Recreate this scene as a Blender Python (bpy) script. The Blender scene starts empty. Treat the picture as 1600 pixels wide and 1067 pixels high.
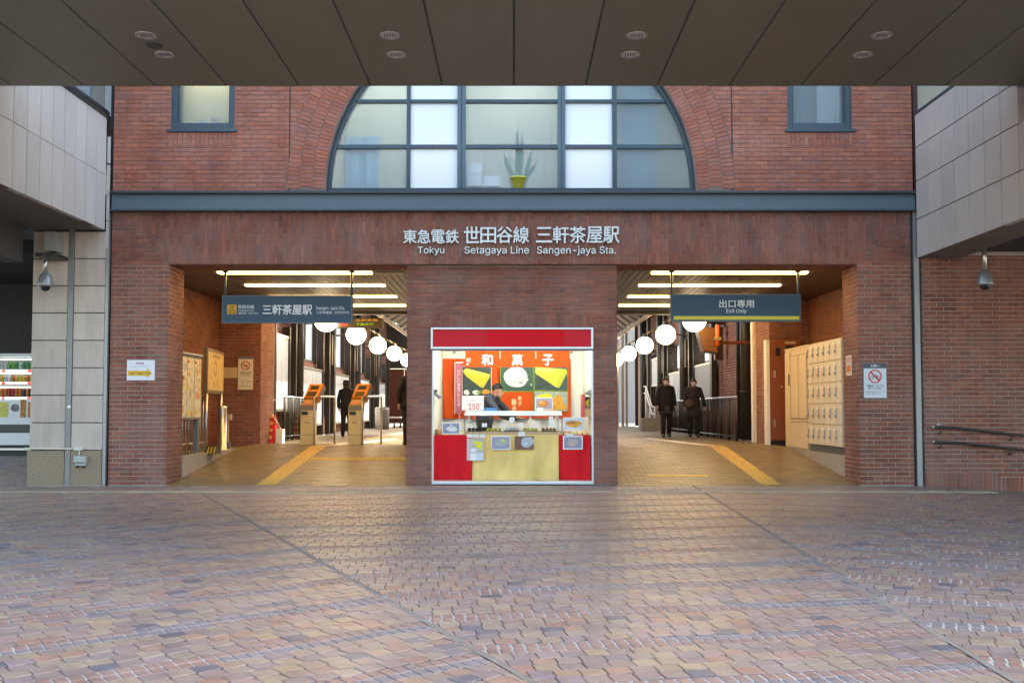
import bpy, bmesh, math, random
from mathutils import Vector, Matrix

RD = math.radians
rng = random.Random(11)
S = bpy.context.scene
COL = S.collection

# ------------------------------------------------------------------ camera
FPX, PITCH, CAMY, CAMZ = 1555.0, RD(2.5), -15.55, 1.17
PX0, PY0 = 803.0, 573.1            # principal point of the 1600 x 1067 photograph
cam_d = bpy.data.cameras.new('camera')
cam = bpy.data.objects.new('camera', cam_d)
COL.objects.link(cam)
cam.location = (0, CAMY, CAMZ)
cam.rotation_euler = (math.pi / 2 + PITCH, 0, 0)
cam_d.sensor_width = 36.0
cam_d.lens = 36.0 * FPX / 1600.0
cam_d.shift_x = (800.0 - PX0) / 1600.0
cam_d.shift_y = (PY0 - 533.5) / 1600.0
cam_d.clip_start, cam_d.clip_end = 0.1, 2000
S.camera = cam

# ------------------------------------------------------------------ sky, sun, exposure
SUN_EL, SUN_AZ = RD(50), RD(38)      # azimuth from +Y (beyond the station) towards +X
world = bpy.data.worlds.new('World')
S.world = world
world.use_nodes = True
wn = world.node_tree.nodes
sky = wn.new('ShaderNodeTexSky')
sky.sky_type = 'NISHITA'
sky.sun_disc = False
sky.sun_elevation = SUN_EL
sky.sun_rotation = SUN_AZ
sky.air_density, sky.dust_density, sky.ozone_density = 1.0, 3.5, 1.0
wn['Background'].inputs['Strength'].default_value = 0.15
world.node_tree.links.new(sky.outputs[0], wn['Background'].inputs[0])
sun_d = bpy.data.lights.new('sun', 'SUN')
sun_d.energy, sun_d.angle, sun_d.color = 2.0, RD(0.5), (1.0, 0.93, 0.82)
sun = bpy.data.objects.new('sun', sun_d)
COL.objects.link(sun)
to_sun = Vector((math.sin(SUN_AZ) * math.cos(SUN_EL), math.cos(SUN_AZ) * math.cos(SUN_EL), math.sin(SUN_EL)))
sun.rotation_euler = to_sun.to_track_quat('Z', 'Y').to_euler()
vs = S.view_settings
vs.view_transform, vs.look, vs.gamma, vs.exposure = 'Standard', 'None', 1.0, 2.76
vs.use_curve_mapping = False
vs.use_white_balance, vs.white_balance_temperature, vs.white_balance_tint = True, 7250, 5   # the camera's daylight-shade setting
S.render.engine = 'CYCLES'
S.cycles.use_denoising = True
S.cycles.max_bounces = 8
S.cycles.diffuse_bounces = 5
S.cycles.sample_clamp_indirect = 6.0
S.cycles.caustics_reflective = False


def at(px, py, D):
    """Photo pixel -> (X, Z) on the vertical plane D metres from the camera."""
    t = D / (FPX * math.cos(PITCH) - (PY0 - py) * math.sin(PITCH))
    return ((px - PX0) * t, CAMZ + t * (FPX * math.sin(PITCH) + (PY0 - py) * math.cos(PITCH)))


def AX(px, py, D): return at(px, py, D)[0]
def AZ(py, D): return at(PX0, py, D)[1]
def YD(D): return D + CAMY


def project(p):
    dy, dz = p[1] - CAMY, p[2] - CAMZ
    f = dy * math.cos(PITCH) + dz * math.sin(PITCH)
    if f < .1: return None
    u = -dy * math.sin(PITCH) + dz * math.cos(PITCH)
    return PX0 + FPX * p[0] / f, PY0 - FPX * u / f, f


# ------------------------------------------------------------------ materials
MATS = {}


def nodes_of(m):
    m.use_nodes = True
    nt = m.node_tree
    return nt, nt.nodes, nt.links, nt.nodes['Principled BSDF']


def mat(name, col, rough=.6, metal=0., spec=.5, var=0., scale=6., bump=0., bscale=60., stretch=None, trans=0., ior=1.45, alpha=None, rnd=0., coat=0., dirt=0.):
    """Principled material; var = noise variation of the colour, rnd = per-piece variation, bump = fine relief."""
    if name in MATS: return MATS[name]
    m = bpy.data.materials.new(name)
    MATS[name] = m
    nt, N, L, b = nodes_of(m)
    b.inputs['Roughness'].default_value = rough
    b.inputs['Metallic'].default_value = metal
    b.inputs['Specular IOR Level'].default_value = spec
    b.inputs['Transmission Weight'].default_value = trans
    b.inputs['IOR'].default_value = ior
    b.inputs['Coat Weight'].default_value = coat
    c4 = (*col, 1)
    b.inputs['Base Color'].default_value = c4
    if var or bump or rnd or dirt:
        geo = N.new('ShaderNodeNewGeometry')
        mp = N.new('ShaderNodeMapping')
        L.new(geo.outputs['Position'], mp.inputs['Vector'])
        if stretch: mp.inputs['Scale'].default_value = stretch
        cur = None
        def mul(prev, valsock, lo, hi):
            mr = N.new('ShaderNodeMapRange')
            mr.inputs['To Min'].default_value = lo
            mr.inputs['To Max'].default_value = hi
            L.new(valsock, mr.inputs['Value'])
            mx = N.new('ShaderNodeMix'); mx.data_type = 'RGBA'; mx.blend_type = 'MULTIPLY'
            mx.inputs[0].default_value = 1
            if prev is None: mx.inputs[6].default_value = c4
            else: L.new(prev, mx.inputs[6])
            L.new(mr.outputs[0], mx.inputs[7])
            return mx.outputs[2]
        if var:
            nz = N.new('ShaderNodeTexNoise')
            nz.inputs['Scale'].default_value = scale
            nz.inputs['Detail'].default_value = 5
            nz.inputs['Roughness'].default_value = .65
            L.new(mp.outputs[0], nz.inputs['Vector'])
            cur = mul(cur, nz.outputs['Fac'], 1 - var * 1.6, 1 + var * 1.6)
        if dirt:
            nz = N.new('ShaderNodeTexNoise')
            nz.inputs['Scale'].default_value = .9
            nz.inputs['Detail'].default_value = 6
            L.new(geo.outputs['Position'], nz.inputs['Vector'])
            cur = mul(cur, nz.outputs['Fac'], 1 - dirt * 1.5, 1 + dirt)
        if rnd:
            oi = N.new('ShaderNodeObjectInfo')
            ad = N.new('ShaderNodeMath'); ad.operation = 'ADD'
            fr = N.new('ShaderNodeMath'); fr.operation = 'FRACT'
            L.new(oi.outputs['Random'], ad.inputs[0]); L.new(geo.outputs['Random Per Island'], ad.inputs[1])
            L.new(ad.outputs[0], fr.inputs[0])
            cur = mul(cur, fr.outputs[0], 1 - rnd, 1 + rnd)
        if cur is not None: L.new(cur, b.inputs['Base Color'])
        if bump:
            n2 = N.new('ShaderNodeTexNoise')
            n2.inputs['Scale'].default_value = bscale
            n2.inputs['Detail'].default_value = 4
            L.new(mp.outputs[0], n2.inputs['Vector'])
            bp = N.new('ShaderNodeBump')
            bp.inputs['Strength'].default_value = bump
            bp.inputs['Distance'].default_value = .01
            L.new(n2.outputs['Fac'], bp.inputs['Height'])
            L.new(bp.outputs[0], b.inputs['Normal'])
    return m


def piece_mat(name, stops, rough=.8, noise=.25, nscale=14., haze=None, bump=.25, spec=.4, rough_var=0.):
    """Fired clay / paver material: the colour of each piece is drawn from a ramp, with grain, and patches of bloom (haze)."""
    m = bpy.data.materials.new(name)
    MATS[name] = m
    nt, N, L, b = nodes_of(m)
    b.inputs['Roughness'].default_value = rough
    b.inputs['Specular IOR Level'].default_value = spec
    geo = N.new('ShaderNodeNewGeometry'); oi = N.new('ShaderNodeObjectInfo')
    ad = N.new('ShaderNodeMath'); fr = N.new('ShaderNodeMath'); fr.operation = 'FRACT'
    L.new(oi.outputs['Random'], ad.inputs[0]); L.new(geo.outputs['Random Per Island'], ad.inputs[1]); L.new(ad.outputs[0], fr.inputs[0])
    cr = N.new('ShaderNodeValToRGB')
    e = cr.color_ramp.elements
    while len(e) > 1: e.remove(e[-1])
    for i, (p, c) in enumerate(stops):
        if i == 0: e[0].position, e[0].color = p, (*c, 1)
        else:
            k = e.new(p); k.color = (*c, 1)
    L.new(fr.outputs[0], cr.inputs[0])
    nz = N.new('ShaderNodeTexNoise'); nz.inputs['Scale'].default_value = nscale; nz.inputs['Detail'].default_value = 6; nz.inputs['Roughness'].default_value = .7
    L.new(geo.outputs['Position'], nz.inputs['Vector'])
    mr = N.new('ShaderNodeMapRange'); mr.inputs['From Min'].default_value = .25; mr.inputs['From Max'].default_value = .75
    mr.inputs['To Min'].default_value = 1 - noise; mr.inputs['To Max'].default_value = 1 + noise
    L.new(nz.outputs['Fac'], mr.inputs['Value'])
    mx = N.new('ShaderNodeMix'); mx.data_type = 'RGBA'; mx.blend_type = 'MULTIPLY'; mx.inputs[0].default_value = 1
    L.new(cr.outputs[0], mx.inputs[6]); L.new(mr.outputs[0], mx.inputs[7])
    out = mx.outputs[2]
    mp = N.new('ShaderNodeMapping'); mp.inputs['Scale'].default_value = (2.6, 2.6, .35)
    L.new(geo.outputs['Position'], mp.inputs['Vector'])
    ns = N.new('ShaderNodeTexNoise'); ns.inputs['Scale'].default_value = 1.4; ns.inputs['Detail'].default_value = 6; ns.inputs['Roughness'].default_value = .6
    L.new(mp.outputs[0], ns.inputs['Vector'])
    ms = N.new('ShaderNodeMapRange'); ms.inputs['From Min'].default_value = .3; ms.inputs['From Max'].default_value = .7
    ms.inputs['To Min'].default_value = .76; ms.inputs['To Max'].default_value = 1.17
    L.new(ns.outputs['Fac'], ms.inputs['Value'])
    xs_ = N.new('ShaderNodeMix'); xs_.data_type = 'RGBA'; xs_.blend_type = 'MULTIPLY'; xs_.inputs[0].default_value = 1
    L.new(out, xs_.inputs[6]); L.new(ms.outputs[0], xs_.inputs[7])
    out = xs_.outputs[2]
    if haze:
        hc, amt, hs = haze
        n3 = N.new('ShaderNodeTexNoise'); n3.inputs['Scale'].default_value = hs; n3.inputs['Detail'].default_value = 7; n3.inputs['Roughness'].default_value = .62
        L.new(geo.outputs['Position'], n3.inputs['Vector'])
        m3 = N.new('ShaderNodeMapRange'); m3.inputs['From Min'].default_value = .42; m3.inputs['From Max'].default_value = .72
        m3.inputs['To Min'].default_value = 0; m3.inputs['To Max'].default_value = amt
        L.new(n3.outputs['Fac'], m3.inputs['Value'])
        x2 = N.new('ShaderNodeMix'); x2.data_type = 'RGBA'
        L.new(m3.outputs[0], x2.inputs[0]); L.new(out, x2.inputs[6]); x2.inputs[7].default_value = (*hc, 1)
        out = x2.outputs[2]
    L.new(out, b.inputs['Base Color'])
    if rough_var:
        m4 = N.new('ShaderNodeMapRange'); m4.inputs['To Min'].default_value = rough - rough_var; m4.inputs['To Max'].default_value = rough + rough_var
        L.new(nz.outputs['Fac'], m4.inputs['Value']); L.new(m4.outputs[0], b.inputs['Roughness'])
    bp = N.new('ShaderNodeBump'); bp.inputs['Strength'].default_value = bump; bp.inputs['Distance'].default_value = .006
    n2 = N.new('ShaderNodeTexNoise'); n2.inputs['Scale'].default_value = 70; n2.inputs['Detail'].default_value = 3
    L.new(geo.outputs['Position'], n2.inputs['Vector']); L.new(n2.outputs['Fac'], bp.inputs['Height']); L.new(bp.outputs[0], b.inputs['Normal'])
    return m


def emit(name, col, strength):
    if name in MATS: return MATS[name]
    m = bpy.data.materials.new(name); MATS[name] = m
    nt, N, L, b = nodes_of(m)
    b.inputs['Base Color'].default_value = (*col, 1)
    b.inputs['Emission Color'].default_value = (*col, 1)
    b.inputs['Emission Strength'].default_value = strength
    return m


def translucent(name, col, mixv=.7):
    m = bpy.data.materials.new(name); MATS[name] = m
    nt, N, L, b = nodes_of(m)
    b.inputs['Base Color'].default_value = (*col, 1); b.inputs['Roughness'].default_value = .3
    t = N.new('ShaderNodeBsdfTranslucent'); t.inputs[0].default_value = (*col, 1)
    mx = N.new('ShaderNodeMixShader'); mx.inputs[0].default_value = mixv
    L.new(b.outputs[0], mx.inputs[1]); L.new(t.outputs[0], mx.inputs[2])
    L.new(mx.outputs[0], N['Material Output'].inputs['Surface'])
    return m


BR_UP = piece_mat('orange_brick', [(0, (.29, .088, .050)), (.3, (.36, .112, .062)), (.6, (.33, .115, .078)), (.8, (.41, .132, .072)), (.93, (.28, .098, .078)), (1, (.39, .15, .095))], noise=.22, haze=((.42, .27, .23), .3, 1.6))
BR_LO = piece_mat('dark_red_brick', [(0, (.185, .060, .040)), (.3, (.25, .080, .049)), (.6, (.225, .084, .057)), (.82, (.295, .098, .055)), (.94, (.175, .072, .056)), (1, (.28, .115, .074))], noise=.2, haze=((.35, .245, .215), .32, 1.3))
BR_PA = piece_mat('passage_brick', [(0, (.20, .075, .045)), (.4, (.28, .11, .065)), (.8, (.24, .10, .07)), (1, (.33, .15, .09))], noise=.25)
MORT_UP = mat('weathered_mortar', (.21, .15, .13), .95, var=.45, scale=2.2, bump=.3)
MORT_LO = mat('pale_mortar', (.40, .36, .33), .95, var=.3, scale=3, bump=.3)
MORT_DK = mat('sooty_mortar', (.25, .20, .185), .95, var=.5, scale=2.0, bump=.3)
PAVE = piece_mat('clay_paver', [(0, (.185, .142, .140)), (.2, (.225, .16, .143)), (.38, (.255, .195, .142)), (.52, (.195, .148, .152)), (.70, (.285, .215, .150)), (.82, (.265, .148, .112)), (.93, (.22, .175, .18)), (.965, (.10, .097, .118)), (1, (.09, .09, .115))], rough=.42, noise=.2, nscale=9, haze=((.235, .205, .20), .45, 1.1), bump=.22, spec=.5, rough_var=.13)
PAVE_W = piece_mat('ramp_paver', [(0, (.15, .105, .050)), (.4, (.195, .138, .062)), (.75, (.17, .118, .058)), (1, (.23, .17, .08))], rough=.38, noise=.22, nscale=9, bump=.2, spec=.5, rough_var=.12)
BAND_R = piece_mat('red_sett', [(0, (.22, .125, .10)), (.5, (.25, .15, .115)), (1, (.205, .125, .11))], rough=.5, noise=.2, haze=((.24, .20, .20), .5, 3), spec=.45)
BAND_G = piece_mat('grey_sett', [(0, (.155, .130, .135)), (.5, (.185, .155, .158)), (1, (.165, .142, .15))], rough=.5, noise=.2, haze=((.22, .21, .22), .4, 3), spec=.45)
JOINT = mat('dark_joint_sand', (.095, .082, .078), .95, var=.3, scale=5)
JOINT_L = mat('pale_joint_mortar', (.30, .29, .285), .95, var=.55, scale=1.7)
SEAM = mat('seam_mortar', (.175, .155, .14), .9, var=.35, scale=6, bump=.5)
STONE = mat('beige_stone', (.47, .415, .375), .65, var=.07, scale=9, stretch=(1, 1, .35), rnd=.06, bump=.08, dirt=.08)
STONE_L = mat('grey_beige_stone', (.52, .51, .49), .6, var=.08, scale=9, stretch=(1, 1, .25), rnd=.05, bump=.08, dirt=.1)
STONE_C = mat('column_stone', (.52, .44, .375), .65, var=.2, scale=8, stretch=(1, 1, .2), rnd=.06, bump=.08, dirt=.12)
GRANITE = mat('brown_granite', (.27, .20, .13), .5, var=.55, scale=42, bump=.05)
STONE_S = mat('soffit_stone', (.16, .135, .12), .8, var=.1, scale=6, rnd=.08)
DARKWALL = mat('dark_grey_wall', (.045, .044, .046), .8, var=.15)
SOFFIT = mat('bronze_soffit_panel', (.225, .215, .165), .55, var=.06, scale=1.2, metal=.1, rnd=.05, dirt=.07)
GAP = mat('gap_black', (.02, .02, .022), .8)
BLUE_ST = mat('blue_grey_steel_paint', (.105, .155, .185), .38, var=.08, scale=2.5, stretch=(.2, 1, 3), spec=.5, dirt=.08)
FRAME = mat('dark_blue_window_frame', (.03, .055, .075), .35, spec=.5, var=.08)
FRAME_A = mat('slate_blue_mullion', (.075, .115, .14), .35, spec=.5, var=.08)
STEEL = mat('stainless_steel', (.55, .54, .52), .32, metal=.9, var=.06, scale=14)
GALV = mat('galvanised_trim', (.30, .31, .31), .45, metal=.6, var=.12, scale=4, stretch=(1, 1, .3))
GREY_P = mat('grey_paint', (.17, .175, .18), .5, var=.1, scale=6)
DKSTEEL = mat('dark_bronze_steel', (.045, .042, .038), .4, metal=.3, var=.15)
BLACK = mat('black_plastic', (.014, .014, .015), .4)
WHITE = mat('white_paint', (.78, .78, .76), .5, var=.03)
OFFW = mat('off_white_wall', (.80, .83, .77), .7, var=.02)
PAPER = mat('white_paper', (.82, .82, .80), .7)
CREAM = mat('cream_enamel', (.64, .53, .33), .45, var=.05, scale=3, dirt=.08)
CREAM_D = mat('cream_locker_door', (.66, .60, .46), .38, var=.05, rnd=.07, dirt=.06)
RUST_P = mat('red_brown_enamel', (.27, .075, .028), .4, var=.08, dirt=.08)
CONC = mat('concrete', (.36, .33, .28), .85, var=.2, scale=7, bump=.3, dirt=.15)
SIGN_B = mat('sign_slate_blue', (.042, .085, .135), .4, spec=.3, var=.03)
TXT_W = mat('white_lettering', (.85, .87, .87), .5)
TXT_K = mat('black_print', (.02, .02, .02), .6)
TXT_G = mat('grey_print', (.18, .18, .19), .6)
TXT_R = mat('red_print', (.55, .03, .03), .6)
TXT_M = mat('magenta_print', (.42, .03, .12), .6)
YEL = mat('yellow_print', (.72, .62, .06), .5)
YEL_A = mat('amber_print', (.75, .42, .03), .5)
TACT = mat('tactile_yellow', (.50, .33, .07), .55, var=.12, scale=9, rnd=.1, dirt=.15)
TACT_P = mat('painted_sun_tactile', (.62, .56, .42), .4, var=.15, scale=8)  # yellow tactile paving with sun glare put into its colour
TACT_O = mat('worn_tactile', (.31, .28, .20), .6, var=.35, scale=3.2, rnd=.12, dirt=.2)
LETTER = mat('brushed_letter', (.62, .67, .69), .35, metal=.35)
RED_F = mat('fascia_red', (.68, .006, .014), .5, spec=.15, var=.05, scale=2)
RED_F2 = mat('faded_fascia_red', (.60, .016, .028), .5, spec=.2, var=.05, scale=2)
RED_C = mat('red_cloth', (.70, .008, .018), .9, var=.06, scale=5, bump=.1, bscale=300)
CRM_C = mat('cream_cloth', (.78, .57, .21), .9, var=.05, scale=5, bump=.1, bscale=300)
ORG_C = mat('orange_cloth', (.66, .085, .01), .9, var=.08, scale=5, bump=.1, bscale=300)
MAUVE = mat('mauve_banner', (.46, .15, .20), .8)
GREEN_E = mat('green_edge', (.22, .42, .08), .7)
DKGREEN = mat('dark_slate_print', (.045, .075, .07), .6, var=.3, scale=14)
WHITE_M = mat('mochi_print', (.75, .77, .78), .7, var=.12, scale=20)
YEL_C = mat('yellow_cake_print', (.78, .70, .05), .6, var=.08, scale=16)
YGR_C = mat('green_cake_print', (.60, .66, .07), .6, var=.08, scale=16)
ORG_F = mat('orange_fruit_print', (.70, .35, .05), .6, var=.3, scale=22)
BROWN_F = mat('brown_pastry_print', (.45, .19, .06), .6, var=.5, scale=26)
LILAC = mat('lilac_grey_print', (.30, .30, .42), .7, var=.4, scale=30)
PALEBL = mat('pale_blue_print', (.55, .62, .72), .6, var=.15, scale=30)
WOOD = mat('pale_wood', (.52, .33, .17), .6, var=.15, scale=5, stretch=(1, 8, 8))
SLAT = mat('bronze_ceiling_slat', (.075, .058, .036), .42, rnd=.12, var=.08, metal=.1)
ORANGE_P = mat('orange_plastic', (.72, .23, .015), .4, var=.04)
TUBE_W = emit('warm_tube_light', (1.0, .60, .21), 4.3)
GLOBE_E = emit('globe_glow', (1.0, .80, .56), 2.6)
SHOP_E = emit('shop_tube_light', (.93, 1.0, .93), 4.6)
ROOM_E = emit('room_tube_light', (1.0, 1.0, .96), 2.8)
VEND_E = emit('vending_light', (.85, .95, 1.0), .8)
LED_R = emit('led_red', (1, .02, .02), .3)
LED_G = emit('led_green', (.35, 1, .05), .045)
LED_A = emit('led_amber', (1, .55, .1), .035)
GLASS = mat('clear_glass', (.93, .96, .96), .03, trans=1., ior=1.15)
FROST = mat('patterned_glass', (.88, .93, .95), .34, trans=.9, ior=1.15, bump=.12, bscale=55)
TRANSL = translucent('frosted_pane', (.85, .86, .86), .75)
TRANSL2 = translucent('roof_pane', (.7, .72, .72), .6)
SKIN = mat('skin', (.52, .30, .20), .55)
HAIR = mat('black_hair', (.012, .011, .012), .5)
CLOTH_K = mat('black_coat', (.012, .012, .014), .8, var=.2, scale=20)
CLOTH_N = mat('charcoal_cloth', (.028, .028, .033), .8, var=.2, scale=20)
CHECK = mat('checked_skirt', (.05, .05, .055), .8, var=.6, scale=45)
BAG = mat('brown_leather', (.075, .05, .038), .6, var=.2)


# ------------------------------------------------------------------ mesh helpers
class Fr:
    """A flat frame in the world: origin, u (right), v (up), n (towards the viewer of the face)."""
    def __init__(s, o, u, v, n): s.o, s.u, s.v, s.n = Vector(o), Vector(u), Vector(v), Vector(n)
    def p(s, a, b, w=0.): return s.o + s.u * a + s.v * b + s.n * w
    def key(s): return tuple(round(x, 4) for q in (s.u, s.v, s.n) for x in q)


def front(y): return Fr((0, y, 0), (1, 0, 0), (0, 0, 1), (0, -1, 0))     # faces the camera; (u, v) = (X, Z)
def east(x): return Fr((x, 0, 0), (0, 1, 0), (0, 0, 1), (1, 0, 0))       # faces +X; (u, v) = (Y, Z)
def west(x): return Fr((x, 0, 0), (0, -1, 0), (0, 0, 1), (-1, 0, 0))     # faces -X; (u, v) = (-Y, Z)
def floor(z): return Fr((0, 0, z), (1, 0, 0), (0, 1, 0), (0, 0, 1))      # faces up; (u, v) = (X, Y)
def ceil(z): return Fr((0, 0, z), (1, 0, 0), (0, -1, 0), (0, 0, -1))     # faces down; (u, v) = (X, -Y)


def worg(o):
    v = Vector((0, 0, 0))
    while o is not None:
        v = v + o.location
        o = o.parent
    return v


class MB:
    def __init__(s): s.v, s.f, s.smooth = [], [], False
    def add(s, vs_, fs):
        k = len(s.v)
        s.v.extend(Vector(a) for a in vs_)
        s.f.extend(tuple(i + k for i in f) for f in fs)
        return s
    def box(s, x0, x1, y0, y1, z0, z1):
        x0, x1 = min(x0, x1), max(x0, x1); y0, y1 = min(y0, y1), max(y0, y1); z0, z1 = min(z0, z1), max(z0, z1)
        return s.add([(x0, y0, z0), (x1, y0, z0), (x1, y1, z0), (x0, y1, z0), (x0, y0, z1), (x1, y0, z1), (x1, y1, z1), (x0, y1, z1)],
                     [(3, 2, 1, 0), (4, 5, 6, 7), (0, 1, 5, 4), (1, 2, 6, 5), (2, 3, 7, 6), (3, 0, 4, 7)])
    def prism(s, F, poly, w0, w1, bev=0., back=False):
        """Polygon (counter-clockwise seen from +n) extruded from w0 (back) to w1 (front), with an optional chamfer round the front."""
        n = len(poly)
        P = [F.p(a, b, w0) for a, b in poly] + [F.p(a, b, w1 - bev) for a, b in poly]
        fs = [(i, (i + 1) % n, n + (i + 1) % n, n + i) for i in range(n)]
        if bev > 0:
            cu = sum(a for a, b in poly) / n; cv = sum(b for a, b in poly) / n
            for a, b in poly:
                d = math.hypot(a - cu, b - cv) or 1
                k = min(.3, bev * 1.2 / d)
                if n == 4:
                    P.append(F.p(a - math.copysign(min(bev, abs(a - cu) * .5), a - cu), b - math.copysign(min(bev, abs(b - cv) * .5), b - cv), w1))
                else:
                    P.append(F.p(a + (cu - a) * k, b + (cv - b) * k, w1))
            fs += [(n + i, n + (i + 1) % n, 2 * n + (i + 1) % n, 2 * n + i) for i in range(n)]
            fs.append(tuple(range(2 * n, 3 * n)))
        else:
            fs.append(tuple(range(n, 2 * n)))
        if back: fs.append(tuple(reversed(range(n))))
        return s.add(P, fs)
    def slab(s, F, a0, a1, b0, b1, w0, w1, bev=0., back=True):
        a0, a1 = min(a0, a1), max(a0, a1); b0, b1 = min(b0, b1), max(b0, b1)
        return s.prism(F, [(a0, b0), (a1, b0), (a1, b1), (a0, b1)], w0, w1, bev, back)
    def tube(s, pts, r, n=10, caps=True):
        pts = [Vector(p) for p in pts]
        rs = r if isinstance(r, (list, tuple)) else [r] * len(pts)
        rings, up = [], None
        for i, p in enumerate(pts):
            d = (pts[min(i + 1, len(pts) - 1)] - pts[max(i - 1, 0)]).normalized()
            if up is None: up = Vector((0, 0, 1)) if abs(d.z) < .9 else Vector((0, 1, 0))
            a = d.cross(up).normalized(); b = a.cross(d).normalized(); up = b
            rings.append([p + (a * math.cos(2 * math.pi * k / n) + b * math.sin(2 * math.pi * k / n)) * rs[i] for k in range(n)])
        fs = []
        for i in range(len(pts) - 1):
            for k in range(n):
                fs.append((i * n + k, i * n + (k + 1) % n, (i + 1) * n + (k + 1) % n, (i + 1) * n + k))
        if caps:
            fs.append(tuple(reversed(range(n)))); fs.append(tuple(range((len(pts) - 1) * n, len(pts) * n)))
        return s.add([q for r_ in rings for q in r_], fs)
    def lathe(s, o, prof, n=20, axis=(0, 0, 1)):
        q = Vector((0, 0, 1)).rotation_difference(Vector(axis).normalized()); o = Vector(o)
        P = [o + q @ Vector((r * math.cos(2 * math.pi * k / n), r * math.sin(2 * math.pi * k / n), z)) for r, z in prof for k in range(n)]
        fs = [(i * n + k, i * n + (k + 1) % n, (i + 1) * n + (k + 1) % n, (i + 1) * n + k) for i in range(len(prof) - 1) for k in range(n)]
        return s.add(P, fs)
    def loft(s, rings, n=16):
        """rings: (cx, cy, cz, rx, ry) ellipses stacked along z."""
        P = [(cx + rx * math.cos(2 * math.pi * k / n), cy + ry * math.sin(2 * math.pi * k / n), cz) for cx, cy, cz, rx, ry in rings for k in range(n)]
        fs = [(i * n + k, i * n + (k + 1) % n, (i + 1) * n + (k + 1) % n, (i + 1) * n + k) for i in range(len(rings) - 1) for k in range(n)]
        fs.append(tuple(reversed(range(n)))); fs.append(tuple(range((len(rings) - 1) * n, len(rings) * n)))
        return s.add(P, fs)
    def grid(s, F, a0, a1, b0, b1, na, nb, fw):
        P = [F.p(a0 + (a1 - a0) * i / na, b0 + (b1 - b0) * j / nb, fw(i / na, j / nb)) for j in range(nb + 1) for i in range(na + 1)]
        fs = [(j * (na + 1) + i, j * (na + 1) + i + 1, (j + 1) * (na + 1) + i + 1, (j + 1) * (na + 1) + i) for j in range(nb) for i in range(na)]
        return s.add(P, fs)
    def ball(s, c, rx, ry=None, rz=None, n=16, m=10):
        ry = rx if ry is None else ry; rz = rx if rz is None else rz
        c = Vector(c)
        P = [c + Vector((0, 0, -rz))]
        for j in range(1, m):
            t = -math.pi / 2 + math.pi * j / m
            P += [c + Vector((rx * math.cos(t) * math.cos(2 * math.pi * k / n), ry * math.cos(t) * math.sin(2 * math.pi * k / n), rz * math.sin(t))) for k in range(n)]
        P.append(c + Vector((0, 0, rz)))
        fs = [(0, 1 + (k + 1) % n, 1 + k) for k in range(n)]
        for j in range(m - 2):
            fs += [(1 + j * n + k, 1 + j * n + (k + 1) % n, 1 + (j + 1) * n + (k + 1) % n, 1 + (j + 1) * n + k) for k in range(n)]
        t = len(P) - 1
        fs += [(t, t - n + k, t - n + (k + 1) % n) for k in range(n)]
        return s.add(P, fs)
    def mesh(s, name, org):
        me = bpy.data.meshes.new(name)
        me.from_pydata([tuple(v - org) for v in s.v], [], s.f)
        if s.smooth: me.shade_smooth()
        me.update()
        return me
    def build(s, name, material, parent=None, smooth=None, loc=None):
        if smooth is not None: s.smooth = smooth
        org = worg(parent) if loc is None else Vector(loc)
        o = bpy.data.objects.new(name, s.mesh(name, org))
        o.data.materials.append(material)
        COL.objects.link(o)
        if parent is not None:
            o.parent = parent
            o.location = org - worg(parent) if loc is not None else (0, 0, 0)
        elif loc is not None:
            o.location = loc
        return o


def tag(o, label=None, cat=None, group=None, kind=None):
    if label: o['label'] = label
    if cat: o['category'] = cat
    if group: o['group'] = group
    if kind: o['kind'] = kind
    return o


def thing(name, label, cat, loc=(0, 0, 0), group=None):
    o = bpy.data.objects.new(name, None)
    o.empty_display_size = .1
    COL.objects.link(o)
    o.location = loc
    return tag(o, label, cat, group)


def B(): return MB()


def rect(a0, a1, b0, b1): return [(a0, b0), (a1, b0), (a1, b1), (a0, b1)]


def clip(poly, a, b, c):
    """Keep the side a*u + b*v >= c."""
    out = []
    n = len(poly)
    for i in range(n):
        p, q = poly[i], poly[(i + 1) % n]
        dp, dq = a * p[0] + b * p[1] - c, a * q[0] + b * q[1] - c
        if dp >= -1e-9: out.append(p)
        if (dp > 1e-9 and dq < -1e-9) or (dp < -1e-9 and dq > 1e-9):
            t = dp / (dp - dq)
            out.append((p[0] + (q[0] - p[0]) * t, p[1] + (q[1] - p[1]) * t))
    return out if len(out) >= 3 else []


def area(poly):
    return abs(sum(poly[i][0] * poly[(i + 1) % len(poly)][1] - poly[(i + 1) % len(poly)][0] * poly[i][1] for i in range(len(poly)))) / 2


def minus_rect(poly, r):
    a0, a1, b0, b1 = r
    xs = [p[0] for p in poly]; ys = [p[1] for p in poly]
    if max(xs) <= a0 or min(xs) >= a1 or max(ys) <= b0 or min(ys) >= b1: return [poly]
    res, rest = [], poly
    for (a, b, c) in ((-1, 0, -a0), (1, 0, a1), (0, -1, -b0), (0, 1, b1)):
        o = clip(rest, a, b, c)
        if o and area(o) > 4e-4: res.append(o)
        rest = clip(rest, -a, -b, -c)
        if not rest: break
    return res


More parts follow.
